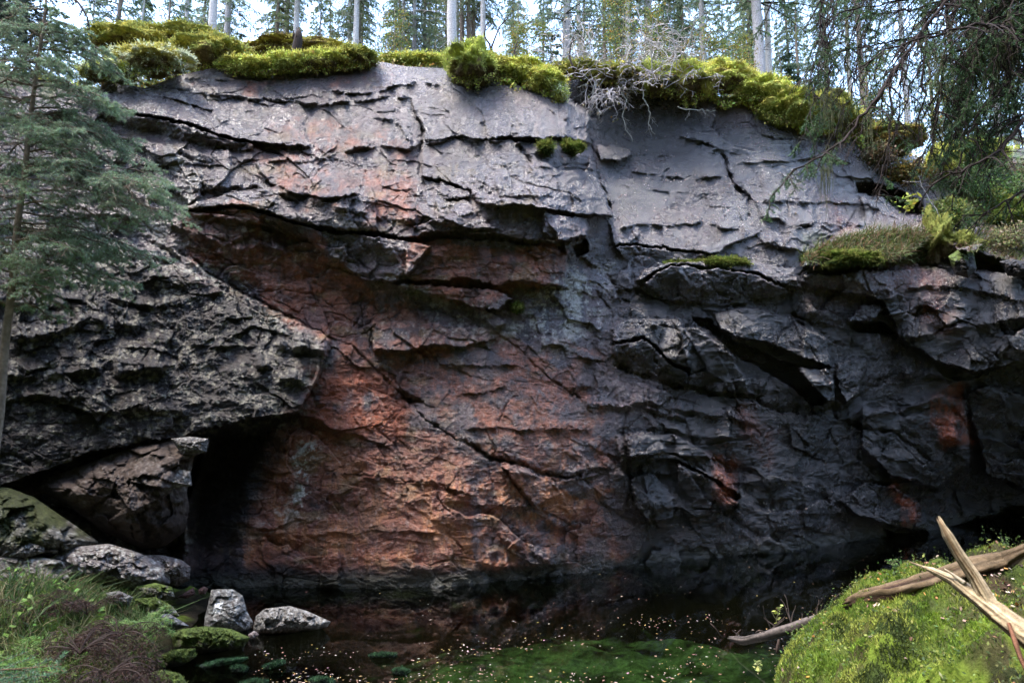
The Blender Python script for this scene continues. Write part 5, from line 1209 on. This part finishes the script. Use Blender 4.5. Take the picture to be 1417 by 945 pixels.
# grass on the right-hand ledge and slope
u_ = np.r_[rng.uniform(1108, 1300, 2600), rng.uniform(1330, 1500, 2600)]; v_ = np.r_[rng.uniform(318, 366, 2600), rng.uniform(225, 372, 2600)]
k = (v_ > np.interp(u_, [1108, 1180, 1300, 1330, 1500], [352, 325, 310, 225, 225])); p = surf(u_[k], v_[k], .01)
for j_ in range(3):
    h = rng.uniform(.03, .17, (len(p), 1)); ln = rng.normal(size=p.shape) * .6 + np.array([0, -.5, .6]); tip = p + ln * h; tip[:, 2] -= .3 * h[:, 0]; mid = p + ln * h * .6; w = rperp(ln / np.linalg.norm(ln, axis=1, keepdims=True), rng) * .006
    c = np.array([(.10, .14, .03), (.20, .19, .09), (.22, .13, .07), (.06, .09, .025)])[rng.integers(0, 4, len(p))]; q0 = p + rng.normal(size=p.shape) * .03
    v = np.stack([q0 - w, q0 + w, mid + w * .8, mid - w * .8, tip], 1); i = np.arange(len(p))[:, None] * 5
    acc.add(v.reshape(-1, 3), quads=i + np.array([[0, 1, 2, 3]]), tris=i + np.array([[3, 2, 4]]), col=np.repeat(c * rng.uniform(.6, 1.3, (len(p), 1)), 5, 0))
tag(acc.build('grass', M_LEAF, smooth=False), 'tufts of green and straw-coloured grass', 'grass', kind='stuff')
# low broad leaves on both banks
acc = Acc(); p = gpts(3600, -7.0, -2.7, 4.2, 7.6, lambda x, y, z: (vnoise(x * 1.1 + 5, y * 1.1, 23) > -.1) & inbank(x, y, z)); p[:, 2] += rng.uniform(.03, .16, len(p))
leafquads(acc, p, .055, (.14, .24, .05), .5, flat=.5, rng=rng, aspect=.7)
p = gpts(11000, 1.6, 5.6, 3.0, 7.2, lambda x, y, z: vnoise(x * 1.6 + 5, y * 1.6, 29) > -.05); p[:, 2] += rng.uniform(.01, .09, len(p))
leafquads(acc, p, .024, np.array([(.10, .15, .04), (.22, .24, .06), (.07, .10, .03)])[rng.integers(0, 3, len(p))], .5, flat=.7, rng=rng, aspect=.55)
e = gpts(1500, 1.8, 5.4, 3.6, 7.0, lambda x, y, z: vnoise(x * 1.6 + 5, y * 1.6, 29) > 0); tip = e + np.array([0, 0, .1]) + rng.normal(size=e.shape) * .05
needles(acc, e, tip, 10, .016, .009, 1.0, (.10, .15, .04), .6, rng)
tag(acc.build('ground_plants', M_LEAF, smooth=False), 'low leafy plants and blueberry shoots on the banks', 'plants', kind='stuff')

# dead and green ferns on the left bank
def fern(u, v, Y, lb, col, nf, L, seed, droop, wide=.5):
    rng = np.random.default_rng(seed); c = P(u, v, Y); c[2] = max(c[2], float(zground(c[:1], c[1:2])[0])); root = empty('fern', c)
    for k in range(nf):
        acc = Acc(); a = rng.random() * 6.28; out = []; grow((0, 0, 0), [math.cos(a) * wide, math.sin(a) * wide, 1.0], L * rng.uniform(.7, 1.2), .005, 0, out, rng, droop, 0, n=14, wob=.07)
        pts = out[0][1]; tube(acc, pts, out[0][2], 4, np.array(col) * .8)
        for i in range(3, 14):
            ax = pts[i + 1 if i < 14 else i] - pts[i]; s = np.cross(ax, [0, 0, 1.]); s /= np.linalg.norm(s) + 1e-9; l = L * .24 * math.sin(math.pi * (i + 1) / 16)
            for sg in (-1, 1):
                t1 = pts[i] + s * sg * l + ax * .5 + np.array([0, 0, -droop * l * .35]) + rng.normal(size=3) * .01
                needles(acc, [pts[i]], [t1], 16, .035, .005, .8, col, .6, rng)
        acc.build('frond', M_LEAF, root, smooth=False)
    tag(root, lb, 'fern', 'ferns on the left bank')
DB = (.065, .04, .032)
fern(48,862,6.0,'small dead brown fern standing alone among the grass',DB,5,.45,1,1.9)
fern(110,905,5.3,'large collapsed dead fern at the front of the left bank',DB,15,.6,2,2.6,.9)
fern(150,935,5.0,'dead fern heap nearest the bottom edge of the bank',DB,14,.55,3,2.6,1.0)
fern(165,880,5.6,'dead fern leaning right towards the mossy stones',DB,8,.5,4,2.2,.9)
fern(120,850,6.3,'thin dead fern stalks in the middle of the grassy bank',DB,6,.4,5,1.6,.6)
fern(200,872,5.9,'pale green fern on the mossy stone edge by the water',(.20,.30,.10),7,.26,6,1.6,.8)
fern(30,930,4.9,'bright green fern sprays in the bottom left corner',(.14,.24,.06),9,.4,7,1.5,.9)
# green spruce bough in the lower left corner
out = []; rng = np.random.default_rng(91); 
for k in range(9): grow(P(-60, 930 + 5 * k, 3.4 + .05 * k), [1, rng.uniform(-.3, .3), rng.uniform(-.1, .15)], rng.uniform(.3, .55), .006, 1, out, rng, .12, 9, .9, .06, .4, 7, .5)
root = empty('spruce_bough', P(-60, 940, 3.5)); o0 = np.array(root.location); acc = Acc()
for _, a_, r_ in out: tube(acc, a_ - o0, np.maximum(r_, .002), 4, (.12, .08, .05), cap=False)
acc.build('twigs', M_BARK, root); acc = Acc(); s0, s1 = segs(out); needles(acc, s0 - o0, s1 - o0, 14, .018, .0035, .8, (.10, .20, .11), .35, rng); acc.build('needles', M_NEEDLE, root, smooth=False); tag(root, 'blue-green spruce bough in the bottom left corner', 'branch')
# leafy shrubs filling the upper right slope
for i, (u, v, w_, h_, lb) in enumerate([(1340,250,40,45,'dark green leafy shrub behind the hanging twigs on the right slope'),(1395,265,40,50,'dense green shrub at the right edge of the slope'),(1255,240,34,26,'ochre autumn shrub above the dark hollow'),(1320,300,30,26,'low green shrub above the mossy spur'),(1215,215,36,22,'brownish shrub at the edge behind the hanging twigs'),(1400,330,30,26,'straw-coloured shrub tuft above the black block')]):
    rng = np.random.default_rng(400 + i); c = surf(np.array([u]), np.array([v + h_ * .5]), .05)[0]; s_ = c[1] / F; root = empty('slope_shrub', c); A_ = Acc(); L_ = Acc(); out = []
    for k in range(16): grow((rng.normal() * w_ * s_ * .35, rng.normal() * .08, 0), [rng.normal() * .5, -.35 + rng.normal() * .3, 1], h_ * s_ * rng.uniform(.7, 1.3), .006, 1, out, rng, .1, 5, .8)
    for _, a_, r_ in out: tube(A_, a_, np.maximum(r_, .003), 3, (.08, .06, .04), cap=False)
    A_.build('stems', M_BARK, root); pos = np.concatenate([a_[1:] for _, a_, _ in out]); pos = pos[rng.integers(0, len(pos), 2200)] + rng.normal(size=(2200, 3)) * .07
    cl = [[(.06, .11, .03), (.10, .17, .04), (.04, .07, .025)], [(.07, .13, .03), (.12, .2, .05), (.04, .07, .025)], [(.22, .13, .03), (.12, .12, .03), (.26, .2, .05)], [(.07, .12, .03), (.05, .08, .02), (.15, .17, .04)], [(.16, .10, .05), (.08, .09, .03), (.1, .08, .04)], [(.25, .23, .12), (.15, .18, .06), (.2, .17, .1)]][i]
    leafquads(L_, pos, .05, np.array(cl)[rng.integers(0, 3, len(pos))], .4, rng=rng); L_.build('leaves', M_LEAF, root, smooth=False); tag(root, lb, 'shrub')
# small plants
def sprig(u, v, Y, H, lb, col, nl, ls, seed, leafy=.7, stem=(.1, .1, .05)):
    rng = np.random.default_rng(seed); c = P(u, v, Y); root = empty('seedling', c); acc = Acc(); out = []
    grow((0, 0, 0), [rng.normal() * .15, 0, 1], H, .006, 1, out, rng, 0, 5, .8)
    for _, a_, r_ in out: tube(acc, a_, np.maximum(r_, .002), 4, stem)
    acc.build('stem', M_BARK, root); acc = Acc(); pos = np.concatenate([a_[2:] for _, a_, _ in out]); pos = pos[rng.integers(0, len(pos), nl)] + rng.normal(size=(nl, 3)) * ls * .4
    leafquads(acc, pos, ls, col, .3, flat=.6, rng=rng, aspect=.5); acc.build('leaves', M_LEAF, root, smooth=False); tag(root, lb, 'plant')
sprig(1250,306,11.2,.55,'yellow-leaved seedling in front of the dark hollow at right',(.34,.36,.06),34,.10,1)
sprig(1075,862,6.2,.14,'yellow-green seedling on the knobbly branch over the algae',(.36,.42,.12),12,.05,2)
sprig(1052,932,5.9,.10,'pale three-leaved plant in the algae at the bottom edge',(.40,.45,.15),14,.05,3)
sprig(1300,300,10.8,.9,'thin grey leafless sapling left of the mossy right slope',(.2,.2,.05),6,.04,4,stem=(.4,.38,.36))
sprig(1240,795,5.4,.12,'little bilberry shoot at the top of the mossy mound',(.12,.2,.06),60,.025,5)

# ------------------------------------------------------------------ fallen leaves
rng = np.random.default_rng(95)
PINK = np.array([(.42, .30, .25), (.34, .22, .17), (.50, .42, .34), (.30, .17, .12)])
# on the ledges of the rock
u_ = rng.uniform(770, 1330, 60000); v_ = rng.uniform(120, 770, 60000)
c_ = np.clip(((u_ - us[0]) / (us[1] - us[0])).round().astype(int), 0, NC - 1); r_ = np.clip(((v_ - vtop(u_)) / (vwat(u_) + 45 - vtop(u_)) * (NR - 1)).round().astype(int), 0, NR - 1)
nz_ = GN[r_, c_, 2]; ok = (v_ > vtop(u_) + 8) & (v_ < vwat(u_) - 4)
zone_l = 2.0 * (.07 * ((u_ < 1200) & (v_ < 420)) + .02 + .55 * np.exp(-((v_ - np.interp(u_, [843, 950, 1038, 1127], [503, 535, 552, 572])) / 5) ** 2) * (u_ < 1130) * (u_ > 840) + .35 * np.exp(-((v_ - np.interp(u_, [1025, 1072, 1117, 1140], [689, 706, 703, 689])) / 9) ** 2) * (u_ > 1020) * (u_ < 1150) + .3 * np.exp(-((v_ - 345) / 22) ** 2) * (u_ > 1190) * (u_ < 1300) + .12 * np.exp(-((u_ - 870) / 30) ** 2 - ((v_ - 380) / 40) ** 2)) * np.clip(.5 + 1.6 * vnoise(u_ / 22, v_ / 14, 46), .1, 1.2)
ok &= rng.random(len(u_)) < zone_l * np.clip((nz_ - .15) * 2.5, 0, 1); u_, v_ = u_[ok], v_[ok]
acc = Acc(); p = surf(u_, v_, .012); leafquads(acc, p, rng.uniform(.014, .032, (len(p), 1)), PINK[rng.integers(0, 4, len(p))] * .8, .3, rng=rng, aspect=.6)
# floating on the pond
u_ = rng.uniform(350, 1240, 11000); v_ = 945 - (945 - 770) * rng.random(11000) ** 1.2
d_ = .10 + .9 * np.exp(-((v_ - np.interp(u_, [350, 560, 760, 900, 1100, 1240], [950, 925, 885, 868, 860, 830])) / 16) ** 2) + .35 * (v_ > 900) + .25 * (u_ > 900) * (v_ > 850)
k = (v_ > vwat(u_) + 3) & (rng.random(11000) < d_ * .42); dx, dy, dz = ray(u_[k], v_[k]); t = CAMZ / (-dz)
p = np.stack([dx * t, dy * t, .004 + 0 * t], 1); f = rng.random(len(p)) < .25
k = rng.random(len(p)) < np.clip(.5 + 1.2 * vnoise(p[:, 0] * 1.3, p[:, 1] * 1.8, 44), .12, 1); p = p[k]; f = f[k]
leafquads(acc, p, rng.uniform(.010, .030, (len(p), 1)), np.where(f[:, None], np.array([[.34, .24, .08]]), PINK[rng.integers(0, 4, len(p))] * .8), .3, flat=.06, rng=rng, aspect=.5)
p = np.concatenate([gpts(2300, 2.6, 5.6, 3.2, 6.6, lambda x, y, z: (x / y > .50) & (vnoise(x * 2, y * 2, 33) > -.05)), gpts(260, 1.8, 5, 3.2, 7, lambda x, y, z: x > 0)]); p[:, 2] += .018
leafquads(acc, p, .034, np.array([(.36, .24, .18), (.26, .13, .07), (.42, .34, .28), (.40, .18, .05)])[rng.integers(0, 4, len(p))], .35, flat=.5, rng=rng)
p = P(rng.uniform(905, 1180, 60), rng.uniform(95, 130, 60), 12.0); 
tag(acc.build('fallen_leaves', M_LITTER, smooth=False), 'small pinkish fallen birch leaves on ledges, pond and mound', 'leaves', kind='stuff')
